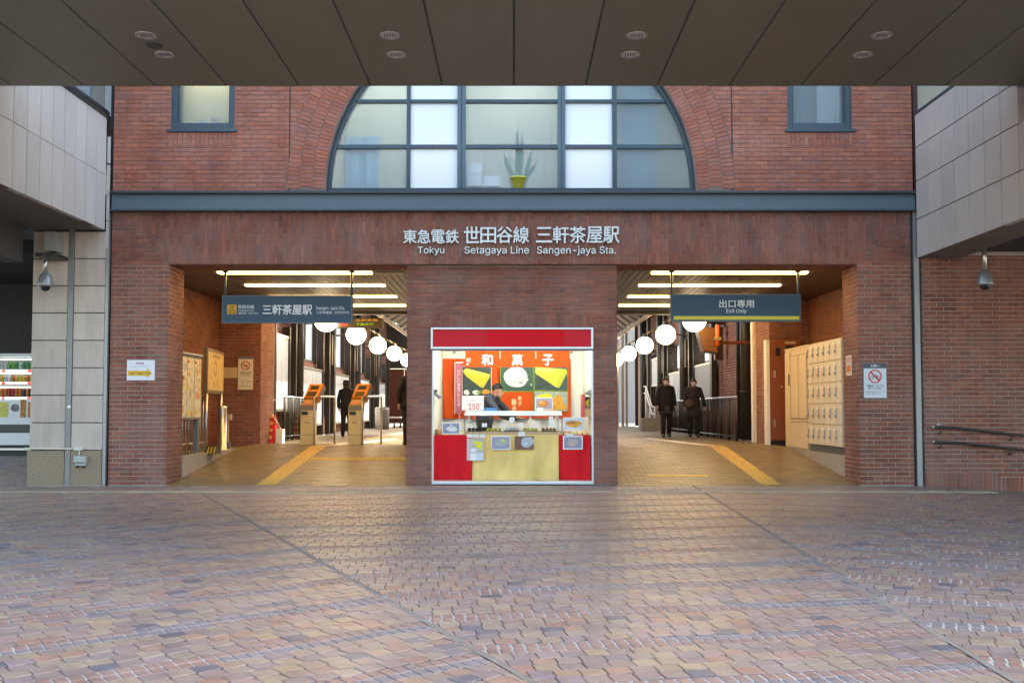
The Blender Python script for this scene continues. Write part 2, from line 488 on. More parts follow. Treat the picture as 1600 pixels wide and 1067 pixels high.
def bond(a0, a1, b0, b1, bw=.21, bh=.06, j=.01, soldier=False, shift=.5, off=0.):
    """Running bond inside a rectangle; soldier stands the bricks on end. Yields (polygon, size key or None)."""
    out = []
    if soldier:
        for p, k in bond(b0, b1, a0, a1, bw, bh, j, False, shift, off):
            out.append(([(y, x) for x, y in reversed(p)], (k[1], k[0]) if k else None))
        return out
    row, y = 0, b0
    while y < b1 - .012:
        yt = min(y + bh, b1)
        x = a0 - ((row % 2) * shift * (bw + j) + off) % (bw + j)
        while x < a1 - .01:
            p0, p1 = max(x, a0), min(x + bw, a1)
            if p1 - p0 > .015:
                full = x >= a0 - 1e-6 and x + bw <= a1 + 1e-6 and yt - y > bh - 1e-4
                out.append((rect(p0, p1, y, yt), (bw, bh) if full else None))
            x += bw + j
        y += bh + j
        row += 1
    return out


PIECE_CACHE = {}


def lay(parent, name, F, polys, material, w0=-.012, w1=0., bev=.0038, limit=300, jit=.0026, massname=None):
    """Lay pieces on a frame: those that show largest become objects of their own (shared meshes), the rest one joined part."""
    rows = []
    for poly, key in polys:
        n = len(poly)
        cu, cv = sum(p[0] for p in poly) / n, sum(p[1] for p in poly) / n
        c = F.p(cu, cv)
        q = project(c)
        inn = q is not None and -10 < q[0] < 1610 and -10 < q[1] < 1077
        rows.append((0 if inn else 1, (q[2] if q else 99) + rng.random() * .05, poly, key, c, cu, cv))
    rows.sort(key=lambda r: (r[0], r[1]))
    org = worg(parent)
    rest = MB()
    for i, (out, _d, poly, key, c, cu, cv) in enumerate(rows):
        jw = rng.uniform(-jit, jit)
        if i < limit and not out:
            if key is not None:
                ck = (name, key, F.key(), material.name, w0, w1, bev)
                me = PIECE_CACHE.get(ck)
                if me is None:
                    F2 = Fr((0, 0, 0), F.u, F.v, F.n)
                    me = MB().prism(F2, [(a - cu, b - cv) for a, b in poly], w0, w1, bev).mesh(name, Vector((0, 0, 0)))
                    me.materials.append(material)
                    PIECE_CACHE[ck] = me
                o = bpy.data.objects.new(name, me)
            else:
                F2 = Fr((0, 0, 0), F.u, F.v, F.n)
                me = MB().prism(F2, [(a - cu, b - cv) for a, b in poly], w0, w1, bev).mesh(name, Vector((0, 0, 0)))
                me.materials.append(material)
                o = bpy.data.objects.new(name, me)
            COL.objects.link(o)
            o.parent = parent
            o.location = c + F.n * jw - org
        else:
            rest.prism(F, poly, w0 + jw, w1 + jw, bev)
    if rest.v:
        tag(rest.build(massname or name + '_mass', material, parent), kind='stuff')


# ------------------------------------------------------------------ lettering
TXT = {}
TMP = bpy.data.scenes.new('workbench')
SANS = None
try:                # the sans serif that ships inside Blender; without it the built-in font is used
    import os
    SANS = bpy.data.fonts.load(os.path.join(bpy.utils.system_resource('DATAFILES'), 'fonts', 'Inter.woff2'))
except Exception:
    SANS = None


def glyphs(s, bold=0.):
    k = (s, bold)
    if k not in TXT:
        c = bpy.data.curves.new('lettering', 'FONT')
        c.body = s; c.size = 1
        if SANS is not None and s.isascii(): c.font = SANS
        c.resolution_u = 2; c.offset = bold; c.extrude = .5
        o = bpy.data.objects.new('lettering', c)
        TMP.collection.objects.link(o)
        TMP.view_layers[0].update()
        ev = o.evaluated_get(TMP.view_layers[0].depsgraph)
        me = ev.to_mesh()
        V = [tuple(v.co) for v in me.vertices]; Fc = [tuple(p.vertices) for p in me.polygons]
        ev.to_mesh_clear()
        bpy.data.objects.remove(o); bpy.data.curves.remove(c)
        x0, x1 = min(v[0] for v in V), max(v[0] for v in V); y0, y1 = min(v[1] for v in V), max(v[1] for v in V)
        TXT[k] = ([((v[0] - x0) / (x1 - x0), (v[1] - y0) / (y1 - y0), v[2] + .5) for v in V], Fc)
    return TXT[k]


def lettering(F, s, a0, a1, b0, b1, w, depth, material, parent, name='lettering', bold=0.):
    """Text set into a box on a frame; bold thickens the strokes (em) by stacking shifted outlines at slightly different depths."""
    V, Fc = glyphs(s)
    em = abs(b1 - b0)
    sh = [(0, 0)] if not bold else [(-bold, 0), (bold, 0), (0, -bold), (0, bold)]
    m = MB()
    for k, (dx, dy) in enumerate(sh):
        dd = depth + .0004 * k
        m.add([F.p(a0 + (a1 - a0) * x + dx * em, b0 + (b1 - b0) * y + dy * em, w + dd * z) for x, y, z in V], Fc)
    return m.build(name, material, parent)


def ring(F, cu, cv, r0, r1, w0, w1, n=28):
    m = MB()
    P = []
    for k in range(n):
        c, s_ = math.cos(2 * math.pi * k / n), math.sin(2 * math.pi * k / n)
        P += [F.p(cu + r0 * c, cv + r0 * s_, w1), F.p(cu + r1 * c, cv + r1 * s_, w1), F.p(cu + r1 * c, cv + r1 * s_, w0), F.p(cu + r0 * c, cv + r0 * s_, w0)]
    fs = []
    for k in range(n):
        a, b = 4 * k, 4 * ((k + 1) % n)
        fs += [(a, a + 1, b + 1, b), (a + 1, a + 2, b + 2, b + 1), (a + 3, a, b, b + 3)]
    m.add(P, fs)
    return m


def blob(cu, cv, ru, rv, n=18, wob=.08, seed=1, rot=0.):
    r = random.Random(seed)
    ph = [r.uniform(0, 6.28) for _ in range(3)]
    out = []
    for k in range(n):
        t = 2 * math.pi * k / n
        q = 1 + wob * (math.sin(2 * t + ph[0]) + .6 * math.sin(3 * t + ph[1]) + .4 * math.sin(5 * t + ph[2]))
        a, b = ru * q * math.cos(t), rv * q * math.sin(t)
        out.append((cu + a * math.cos(rot) - b * math.sin(rot), cv + a * math.sin(rot) + b * math.cos(rot)))
    return out


D0 = -CAMY                       # distance to the facade plane (Y = 0)
F0 = front(0)


def fx(px, py=560): return AX(px, py, D0)
def fz(py): return AZ(py, D0)


# ================================================================== GROUND
gm = B().add([(-300, -300, -.4), (300, -300, -.4), (300, 400, -.4), (-300, 400, -.4)], [(0, 1, 2, 3)])
tag(gm.build('ground', mat('ground_concrete', (.33, .32, .30), .9, var=.1)), kind='structure')


def gh(x, y):
    """Height of the plaza surface: falls gently towards the far right, along the side wall."""
    k = max(0., min(1., (y + 4.) / 3.5))
    h = -.062 * max(0., x - 6.35) * k
    if x < -7.2:
        h += .40 * max(0., min(1., (y - 0.) / 2.6))
    return h


plaza = B()
xs = [-16, -7.6, -7.2, 6.35, 8, 10, 14]; ys = [-45, -14, -4, -3, -2, -1, -.5, 0]
P = [(x, y, gh(x, y) - .0085) for y in ys for x in xs]
nx = len(xs)
plaza.add(P, [(j * nx + i, j * nx + i + 1, (j + 1) * nx + i + 1, (j + 1) * nx + i) for j in range(len(ys) - 1) for i in range(nx - 1)])
plaza_o = tag(plaza.build('plaza_paving', JOINT), kind='structure')

CX, CY = 1.94, -15.25
angs = [-80.5, -52.6, -24.7, 3.2, 31.1, 59, 87]
GF = floor(0)
pav, band_r, band_g = [], [], []
seams = B(); bandbase = B()
for si in range(len(angs) - 1):
    a0, a1 = RD(angs[si]), RD(angs[si + 1])
    am = (a0 + a1) / 2
    nx_, ny_ = math.sin(am), math.cos(am)
    tx, ty = math.cos(am), -math.sin(am)
    g = .020
    # half-planes of the sector (right of line a0, left of line a1)
    hp = []
    for aa, sg in ((a0, 1), (a1, -1)):
        px_, py_ = math.cos(aa) * sg, -math.sin(aa) * sg
        hp.append((px_, py_, px_ * CX + py_ * CY + g))
    hp += [(0, -1, .02), (1, 0, -9.6), (-1, 0, -9.3), (0, 1, -12.0)]
    def local(r, t): return (CX + nx_ * r + tx * t, CY + ny_ * r + ty * t)
    def put(dst, r0, r1, t0, t1, key, notch=None):
        pts = [(r0, t0), (r0, t1), (r1, t1), (r1, t0)]
        if notch:   # the bed joint opens where neighbouring courses step
            pts = [(r0, t0), (r0, t0 + (t1 - t0) * .66), (r0 + .008, t0 + (t1 - t0) * .66), (r0 + .008, t1), (r1 - .008, t1), (r1 - .008, t0 + (t1 - t0) * .66), (r1, t0 + (t1 - t0) * .66), (r1, t0)]
        poly = [local(r, t) for r, t in pts]
        q0 = local((r0 + r1) / 2, (t0 + t1) / 2)
        if q0[0] < -10 or q0[0] > 9.8 or q0[1] > .2 or q0[1] < -12.2: return
        inside = all(a * x + b * y >= c for a, b, c in hp for x, y in poly)
        if inside: dst.append((poly, key)); return
        base = [local(r0, t0), local(r0, t1), local(r1, t1), local(r1, t0)]
        for a, b, c in hp:
            base = clip(base, a, b, c)
            if not base: return
        if area(base) > 6e-4: dst.append((base, None))
    r, row = 3.05 + .13 * si, 0
    while r < 19.5:
        W = r * math.tan((a1 - a0) / 2) + .3
        m8 = row % 7
        if m8 < 2:      # two courses of small setts
            t = -W - (0.03 if m8 else 0)
            left, dst = 0, band_r
            while t < W:
                if left <= 0:
                    left = rng.uniform(.35, 1.5); dst = band_r if rng.random() < .6 else band_g
                put(dst, r, r + .088, t, t + .052, None)
                t += .066; left -= .066
            if m8 == 0:
                poly = [local(r - .004, -W), local(r - .004, W), local(r + .196, W), local(r + .196, -W)]
                for a, b, c in hp + [(-1, 0, -6.3), (1, 0, -7.1)]: poly = clip(poly, a, b, c) if poly else poly
                if poly and area(poly) > 1e-3: bandbase.prism(floor(-.012), poly, 0, .0075)
            r += .1
        else:
            t = -W - (.041 if row % 2 else 0) - .013 * si
            while t < W:
                put(pav, r, r + .1105, t, t + .1135, ('p', si), notch=(row % 2 == 0))
                t += .1185
            r += .114
        row += 1
for a in angs[1:-1]:
    d = Vector((math.sin(RD(a)), math.cos(RD(a)))); e = Vector((d.y, -d.x)) * .022
    c = Vector((CX, CY))
    L = 19.
    poly = [tuple(c + d * 3 - e), tuple(c + d * 3 + e), tuple(c + d * L + e), tuple(c + d * L - e)]
    for h in ((0, -1, .02), (1, 0, -9.6), (-1, 0, -9.3), (0, 1, -12.)): poly = clip(poly, *h) if poly else poly
    if poly:
        vv = sorted(poly, key=lambda q: (q[0] - CX) ** 2 + (q[1] - CY) ** 2)
        r0_, r1_ = (Vector(vv[0]) - c).length, (Vector(vv[-1]) - c).length
        nseg = int((r1_ - r0_) / .22)
        f = Vector((d.y, -d.x))
        lft, rgt = [], []
        for q in range(nseg + 1):
            cc = c + d * (r0_ + (r1_ - r0_) * q / nseg) + f * (.006 * math.sin(q * .31) + rng.uniform(-.003, .003))
            wd = rng.uniform(.017, .026)
            lft.append(cc - f * wd); rgt.append(cc + f * wd)
        for q in range(nseg):
            pq = [tuple(lft[q]), tuple(rgt[q]), tuple(rgt[q + 1]), tuple(lft[q + 1])]
            if all(y_ < -.02 and -9.6 < x_ < 9.3 for x_, y_ in pq): seams.add([(x_, y_, gh(x_, y_) - .001) for x_, y_ in pq], [(0, 1, 2, 3)])


class GFr(Fr):
    def p(s, a, b, w=0.): return Vector((a, b, gh(a, b) + w))


GFF = GFr((0, 0, 0), (1, 0, 0), (0, 1, 0), (0, 0, 1))


def fix(polys):
    out = []
    for p, k in polys:
        sgn = sum(p[i][0] * p[(i + 1) % len(p)][1] - p[(i + 1) % len(p)][0] * p[i][1] for i in range(len(p)))
        out.append((p if sgn > 0 else list(reversed(p)), None))
    return out


def lay_ground(parent, name, polys, material, limit, bev=.003):
    polys = fix(polys)
    rows = []
    for poly, key in polys:
        n = len(poly)
        cu, cv = sum(p[0] for p in poly) / n, sum(p[1] for p in poly) / n
        q = project((cu, cv, gh(cu, cv)))
        inn = q is not None and -5 < q[0] < 1605 and q[1] < 1072
        rows.append((0 if inn else 1, q[2] if q else 99, poly, cu, cv))
    rows.sort(key=lambda r: r[:2])
    rest = MB()
    org = worg(parent)
    for i, (out, d, poly, cu, cv) in enumerate(rows):
        jw = rng.uniform(-.0018, .0018)
        if i < limit and not out:
            h = gh(cu, cv)
            me = MB().prism(floor(0), [(a - cu, b - cv) for a, b in poly], -.013, jw, bev).mesh(name, Vector((0, 0, 0)))
            me.materials.append(material)
            o = bpy.data.objects.new(name, me); COL.objects.link(o)
            o.parent = parent; o.location = Vector((cu, cv, h)) - org
        elif d < 60:
            rest.prism(GFF, poly, -.013, jw, bev)
    if rest.v: tag(rest.build(name + '_mass', material, parent), kind='stuff')


lay_ground(plaza_o, 'paver', pav, PAVE, 300)
lay_ground(plaza_o, 'red_sett', band_r, BAND_R, 180, .004)
lay_ground(plaza_o, 'grey_sett', band_g, BAND_G, 120, .004)
bandbase.build('sett_bedding', JOINT_L, plaza_o)
seams.build('seam', SEAM, plaza_o)

# worn tactile line along the front of the building
tl = thing('tactile_line', 'worn grey-yellow tactile paving line running past the foot of the facade', 'tactile paving', (-.5, -1.1, 0))
x = -8.1
while x < 6.6:
    m = B()
    m.slab(floor(0), x, x + .296, -1.32, -1.02, -.01, .004, .002)
    for q in range(4): m.slab(floor(0), x + .012, x + .284, -1.29 + .072 * q, -1.255 + .072 * q, .003, .008, .002, False)
    m.build('tactile_tile', TACT_O, tl)
    x += .30

# ramp and station floor
YR1 = 4.15
HF = .46


def rz(y): return HF * max(0., min(1., y / YR1))


rampb = B()
rampb.add([(-5.40, 0, -.012), (5.40, 0, -.012), (5.40, YR1, HF - .012), (-5.40, YR1, HF - .012), (-5.40, 50, HF - .012), (5.40, 50, HF - .012)], [(0, 1, 2, 3), (3, 2, 5, 4)])
ramp_o = tag(rampb.build('station_floor', JOINT), kind='structure')
for sx in (-1, 1):
    B().add([(sx * 5.4, 0.72, HF - .06), (sx * 7.4, .72, HF - .06), (sx * 7.4, 50, HF - .06), (sx * 5.4, 50, HF - .06)], [(0, 1, 2, 3) if sx > 0 else (3, 2, 1, 0)]).build('side_floor', CONC, ramp_o)


class RFr(Fr):
    def p(s, a, b, w=0.): return Vector((a, b, rz(b) + w))


RF = RFr((0, 0, 0), (1, 0, 0), (0, 1, 0), (0, 0, 1))
tiles = []
y, row = .0, 0
while y < 13.:
    x = -5.39 - (.1 if row % 2 else 0)
    while x < 5.39:
        p = rect(max(x, -5.39), min(x + .196, 5.39), y + .003, y + .0975)
        if not (-1.62 < x + .1 < 1.58) and p[1][0] - p[0][0] > .02: tiles.append((p, None))
        x += .2
    y += .1; row += 1
rest = MB(); n_own = 0
order = sorted(tiles, key=lambda t: t[0][0][1] + rng.random() * .01)
for p, k in order:
    jw = rng.uniform(-.002, .002)
    q = project((p[0][0], p[0][1], rz(p[0][1])))
    if n_own < 300 and p[0][1] < 1.0 and 255 < q[0] < 1345:
        n_own += 1
        cu, cv = (p[0][0] + p[1][0]) / 2, (p[0][1] + p[2][1]) / 2
        o = MB().prism(Fr(RF.p(cu, cv), (1, 0, 0), (0, math.cos(math.atan(HF / YR1)), math.sin(math.atan(HF / YR1))), (0, 0, 1)), [(a - cu, b - cv) for a, b in p], -.013, jw, .003).build('ramp_paver', PAVE_W, ramp_o, loc=RF.p(cu, cv))
    else:
        rest.prism(RF, p, -.013, jw, .003)
tag(rest.build('ramp_paver_mass', PAVE_W, ramp_o), kind='stuff')
B().add([(-5.4, 13, HF), (5.4, 13, HF), (5.4, 50, HF), (-5.4, 50, HF)], [(0, 1, 2, 3)]).build('platform_surface', mat('platform_paving', (.30, .25, .20), .5, var=.2, scale=12, bump=.2), ramp_o)


def tactile(label, x0, y0, n, along_y=True, sx=1, mt=None, drift=0.):
    t = thing('tactile_path', label, 'tactile paving', (x0, y0, rz(y0)))
    for i in range(n):
        m = B()
        a, b = (x0 + drift * i, y0 + i * .3) if along_y else (x0 + sx * i * .3, y0)
        m.slab(RF, a, a + .296, b + .002, b + .298, -.005, .005, .002)
        for q in range(4):
            if along_y: m.slab(RF, a + .02 + .07 * q, a + .055 + .07 * q, b + .012, b + .288, .004, .010, .003, False)
            else: m.slab(RF, a + .012, a + .284, b + .02 + .07 * q, b + .055 + .07 * q, .004, .010, .003, False)
        m.build('tactile_tile', mt or TACT, t)
    return t


tactile('yellow tactile strip climbing the left ramp towards the ticket readers', -4.02, .1, 15)
tactile('yellow tactile strip climbing the exit-only ramp on the right', 3.88, .1, 15)
tactile('short yellow tactile branch running across the ramp to the brick kiosk', -3.70, 2.45, 7, False)
tactile('far tactile strip painted pale as if sunlit, beyond the top of the exit ramp', 3.78, 4.6, 17, mt=TACT_P, drift=-.035)
tactile('far tactile strip painted pale as if sunlit, between the two ticket readers', -3.80, 4.6, 14, mt=TACT_P, drift=.05)
tag(B().slab(RF, 2.2, 3.2, .86, .93, 0, .005).build('yellow_line', mat('yellow_line_paint', (.72, .47, .05), .5)), 'short yellow line painted across the foot of the exit ramp', 'painted line')

# ================================================================== FACADE
XL, XR = -6.324, 6.29
XPL, XPR = -5.415, 5.39                # inner faces of the outer piers
ZO = fz(413)                           # underside of the lintel
ZB0, ZB1 = fz(332), fz(300)            # steel beam
TH = .72
ARC_X, ARC_Z, ARC_R, RING_R = -.05, fz(295), 2.92, 3.53
WL = (fx(267, 180), fx(366, 180)); WR = (fx(1231, 180), fx(1331, 180)); WZ = fz(204)
WTOP = WZ + 1.6
TOPZ = 8.6


def walled(m, F, a0, a1, b0, b1, w0, w1, holes):
    polys = [rect(a0, a1, b0, b1)]
    for h in holes:
        polys = [q for p in polys for q in minus_rect(p, h)]
    for p in polys: m.prism(F, p, w0, w1, 0, True)


# upper wall
uw = thing('upper_wall', 'orange brick upper wall of the station around the big arched window', 'brick wall', (0, 0, ZB1))
m = B()
walled(m, F0, XL, ARC_X - ARC_R, ZB1, TOPZ, -.5, -.008, [(WL[0], WL[1], WZ, WTOP)])
walled(m, F0, ARC_X + ARC_R, XR, ZB1, TOPZ, -.5, -.008, [(WR[0], WR[1], WZ, WTOP)])
NA = 40
for k in range(NA):
    t0, t1 = math.pi * k / NA, math.pi * (k + 1) / NA
    p0 = (ARC_X + ARC_R * math.cos(t0), ARC_Z + ARC_R * math.sin(t0)); p1 = (ARC_X + ARC_R * math.cos(t1), ARC_Z + ARC_R * math.sin(t1))
    m.prism(F0, [p1, p0, (p0[0], TOPZ), (p1[0], TOPZ)], -.5, -.008, 0, True)
m.build('mortar_backing', MORT_UP, uw)
polys = []
for a0, a1, hole in ((XL, -3.555, WL), (-3.535, 3.435, None), (3.455, XR, WR)):
    for p, k in bond(a0, a1, ZB1 + .005, 7.2, .21, .0605, .0095, off=.03 * a0):
        ps = [p]
        if hole: ps = minus_rect(p, (hole[0] - .005, hole[1] + .005, WZ - .25, WTOP))
        for q in ps:
            kk = k if len(q) == 4 and q is p else None
            cu, cv = sum(v[0] for v in q) / len(q), sum(v[1] for v in q) / len(q)
            d = Vector((cu - ARC_X, cv - ARC_Z))
            if cv > ARC_Z - .02 or True:
                rmin = min(math.hypot(v[0] - ARC_X, v[1] - ARC_Z) for v in q)
                if rmin < RING_R + .012:
                    if d.length < RING_R - .25: continue
                    n_ = d.normalized()
                    q = clip(q, n_.x, n_.y, n_.x * ARC_X + n_.y * ARC_Z + RING_R + .012)
                    kk = None
            if q and area(q) > 6e-4: polys.append((q, kk))
# soldier courses under the two small windows
for w in (WL, WR):
    for p, k in bond(w[0] - .02, w[1] + .02, WZ - .245, WZ - .035, .21, .0605, .0095, soldier=True): polys.append((p, None))
lay(uw, 'brick', F0, polys, BR_UP, massname='brickwork')
# arch ring of three rings of voussoirs
vous = []
for k in range(3):
    r0 = ARC_R + .02 + k * .2; r1 = r0 + .19
    rm = (r0 + r1) / 2
    n = int(math.pi * (RING_R) / .071)
    for i in range(n):
        t0 = math.pi * (i + .06) / n; t1 = math.pi * (i + .94) / n
        sh = (k % 2) * .5 * math.pi / n
        t0 += sh; t1 += sh
        if t1 > math.pi: continue
        pts = [(ARC_X + r * math.cos(t), ARC_Z + r * math.sin(t)) for r, t in ((r0, t0), (r1, t0), (r1, t1), (r0, t1))]
        if max(p[1] for p in pts) < 7.3: vous.append((pts, None))
lay(uw, 'arch_brick', F0, vous, BR_UP, massname='arch_brickwork')
m = B()
for xx in (-3.545, 3.445): m.slab(F0, xx - .008, xx + .008, ZB1, 7.2, -.012, -.003)
m.build('movement_joint', mat('black_sealant', (.02, .022, .024), .6), uw)
# unseen building mass above and behind, its height set to shade the plaza
m = B()
m.box(XL, XR, .02, 7.6, TOPZ, 26.); m.box(XL, XR, 2.6, 7.6, 3.75, TOPZ - .01)
tag(m.build('station_block', mat('brick_red_render', (.22, .085, .06), .9, var=.1)), 'unseen red upper storeys of the station, raised tall to keep sun off the plaza', 'building')

m = B(); m.box(-20, XL - .12, .30, 7.6, 5.9, 26.)  # unseen masses added either side to stop sun passing the station
tag(m.build('side_sun_block', mat('grey_cladding', (.36, .35, .34), .7, var=.08)), 'unseen grey block added to stop sun behind the left stone canopy', 'building')
m = B(); m.box(XR + .32, 20, .42, 7.6, 4.0, 26.)
tag(m.build('side_sun_block', mat('grey_cladding', (.36, .35, .34))), 'unseen grey block added to stop sun behind the right stone canopy', 'building')

# arched window
aw = thing('arched_window', 'big half-round window with dark blue mullions above the steel beam', 'window', (ARC_X, .12, ARC_Z))
YW = .16
FW = front(YW)
vx = [(fx(714, 230), fx(727, 230)), (fx(872, 230), fx(884, 230))]
tv = [(fx(634, 230), fx(640, 230)), (fx(958, 230), fx(965, 230))]
hz = [(fz(229), fz(223)), (fz(157), fz(152)), (fz(86), fz(80))]
ri = ARC_R - .065
m = B()
for k in range(48):
    t0, t1 = math.pi * k / 48, math.pi * (k + 1) / 48
    pts = [(ARC_X + r * math.cos(t), ARC_Z + r * math.sin(t)) for r, t in ((ri, t0), (ARC_R - .003, t0), (ARC_R - .003, t1), (ri, t1))]
    m.prism(FW, pts, -.06, .05, 0, True)
m.slab(FW, ARC_X - ARC_R + .004, ARC_X + ARC_R - .004, ZB1 - .0, ARC_Z + .035, -.06, .052)
m.build('frame', FRAME, aw)
for a, b in vx:
    h = math.sqrt(ri * ri - max(abs(a - ARC_X), abs(b - ARC_X)) ** 2)
    mm = B()
    mm.slab(FW, a, a + (b - a) * .43, ARC_Z + .036, ARC_Z + h, -.06, .06); mm.slab(FW, b - (b - a) * .43, b, ARC_Z + .036, ARC_Z + h, -.06, .06)
    mm.slab(FW, a + (b - a) * .43, b - (b - a) * .43, ARC_Z + .036, ARC_Z + h, -.05, .04)
    mm.build('mullion', FRAME_A, aw)
for a, b in tv:
    h = math.sqrt(ri * ri - max(abs(a - ARC_X), abs(b - ARC_X)) ** 2)
    B().slab(FW, a, b, ARC_Z + .036, ARC_Z + h, -.05, .047).build('mullion', FRAME, aw)
for b0, b1 in hz:
    h = math.sqrt(max(.01, ri * ri - (b1 - ARC_Z) ** 2))
    xsn = sorted([ARC_X - h] + [q for ab in vx for q in ab] + [ARC_X + h])
    for i in (0, 2, 4):
        B().slab(FW, xsn[i] + .001, xsn[i + 1] - .001, b0, b1, -.045, .041).build('transom', FRAME, aw)
cols = [(ARC_X - ri, tv[0][0]), (tv[0][1], vx[0][0]), (vx[0][1], vx[1][0]), (vx[1][1], tv[1][0]), (tv[1][1], ARC_X + ri)]
rows_ = [(ARC_Z + .036, hz[0][0]), (hz[0][1], hz[1][0]), (hz[1][1], hz[2][0]), (hz[2][1], ARC_Z + ri)]
PANEL_W = mat('white_opaque_panel', (.80, .82, .82), .35)
for ci, (a0, a1) in enumerate(cols):
    for (b0, b1) in rows_:
        q = rect(a0, a1, b0, b1)
        for k in range(24):     # trim to the arch
            t = math.pi * (k + .5) / 24
            q = clip(q, -math.cos(t), -math.sin(t), -(math.cos(t) * ARC_X + math.sin(t) * ARC_Z + ri)) if q else q
        if q and area(q) > .01:
            B().prism(FW, q, -.012, -.004, 0, True).build('pane', PANEL_W if ci in (1, 3) else FROST, aw)
# the room behind it, with what leans against the glass
rm_ = thing('window_room', 'pale lit room seen through the patterned panes of the arched window', 'room', (0, 2.5, ZB1))
m = B()
m.add([(-3.2, 2.45, ZB1), (3.2, 2.45, ZB1), (3.2, 2.45, 7.7), (-3.2, 2.45, 7.7)], [(0, 1, 2, 3)])
m.build('wall', mat('room_wall', (.54, .61, .60), .8), rm_)
B().add([(-3.2, .51, ZB1 + .01), (3.2, .51, ZB1 + .01), (3.2, 2.45, ZB1 + .01), (-3.2, 2.45, ZB1 + .01)], [(0, 1, 2, 3)]).build('floor', mat('room_floor', (.35, .30, .24), .7), rm_)
B().add([(-3.2, .51, 7.7), (3.2, .51, 7.7), (3.2, 2.45, 7.7), (-3.2, 2.45, 7.7)], [(3, 2, 1, 0)]).build('ceiling', WHITE, rm_)
m = B()
for sx in (-1, 1): m.box(sx * 3.2, sx * 3.23, .51, 2.45, ZB1, 7.7)
m.build('side_wall', OFFW, rm_)
for xx in (-2.2, .1):
    B().box(xx - .55, xx + .55, 1.4, 1.6, 7.5, 7.55).build('tube_light', ROOM_E, rm_)
pl = thing('potted_plant', 'tall spiky plant in a lime pot behind the middle pane', 'plant', (AX(810, 290, 15.80), .24, ARC_Z + .04))
px_ = pl.location.x
B().lathe((px_, .25, ARC_Z + .04), [(.001, 0), (.11, 0), (.145, .17), (.155, .17), (.15, .19), (.13, .18), (.001, .17)], 20).build('pot', mat('lime_pot', (.62, .62, .08), .5), pl, True)
for k, (dx, h, lean) in enumerate([(-.02, .62, .0), (.03, .78, .04), (-.08, .45, -.16), (.09, .5, .14), (.12, .33, .2), (-.05, .35, -.2), (.0, .9, -.02)]):
    w = .028
    lf = B().add([(px_ + dx - w, .24, ARC_Z + .2), (px_ + dx + w, .25, ARC_Z + .2), (px_ + dx + lean * .5 + w * 1.3, .23, ARC_Z + .2 + h * .5), (px_ + dx + lean * .5 - w * 1.3, .24, ARC_Z + .2 + h * .5), (px_ + dx + lean, .25, ARC_Z + .2 + h)], [(0, 1, 2, 3), (3, 2, 4)])
    lf.build('leaf', mat('blue_green_leaf', (.07, .17, .10), .5), pl)
for i, (a, b, c, d, lab) in enumerate([(728, 753, 273, 292, 'white carton at the foot of the middle pane, left of the plant'), (757, 782, 276, 292, 'lower white carton beside the lime plant pot'), (730, 754, 256, 272.5, 'small white carton stacked on another behind the middle pane')]):
    x0, z1 = at(a, c, 15.85); x1, z0 = at(b, d, 15.85)
    tag(B().box(x0, x1, .26, .45, max(z0, ARC_Z + .04 if i < 2 else z0), z1).build('carton', WHITE), lab, 'box')
cv = thing('hanging_cover', 'blue-grey sheet draped over something behind the left arch panes', 'cover', (AX(560, 290, 15.9), .4, ARC_Z))
x0, z1 = at(540, 216, 15.9); x1, _ = at(594, 216, 15.9)
B().grid(front(.28), x0, x1, ARC_Z + .03, z1, 24, 6, lambda i, j: .05 * math.sin(i * 21) * (1 - j * .6) + .03 * math.sin(i * 9 + 1)).build('sheet', mat('blue_grey_cloth', (.40, .52, .56), .9), cv)
x0, _ = at(968, 216, 15.9); x1, _ = at(1045, 216, 15.9)
cu = thing('net_curtain', 'grey net curtain hanging behind the right arch panes', 'curtain', (x0, .5, ARC_Z))
B().grid(front(.30), x0, x1 - .2, ARC_Z + .03, 7.0, 60, 3, lambda i, j: .035 * math.sin(i * 55)).build('cloth', mat('grey_net', (.30, .42, .46), .9), cu)

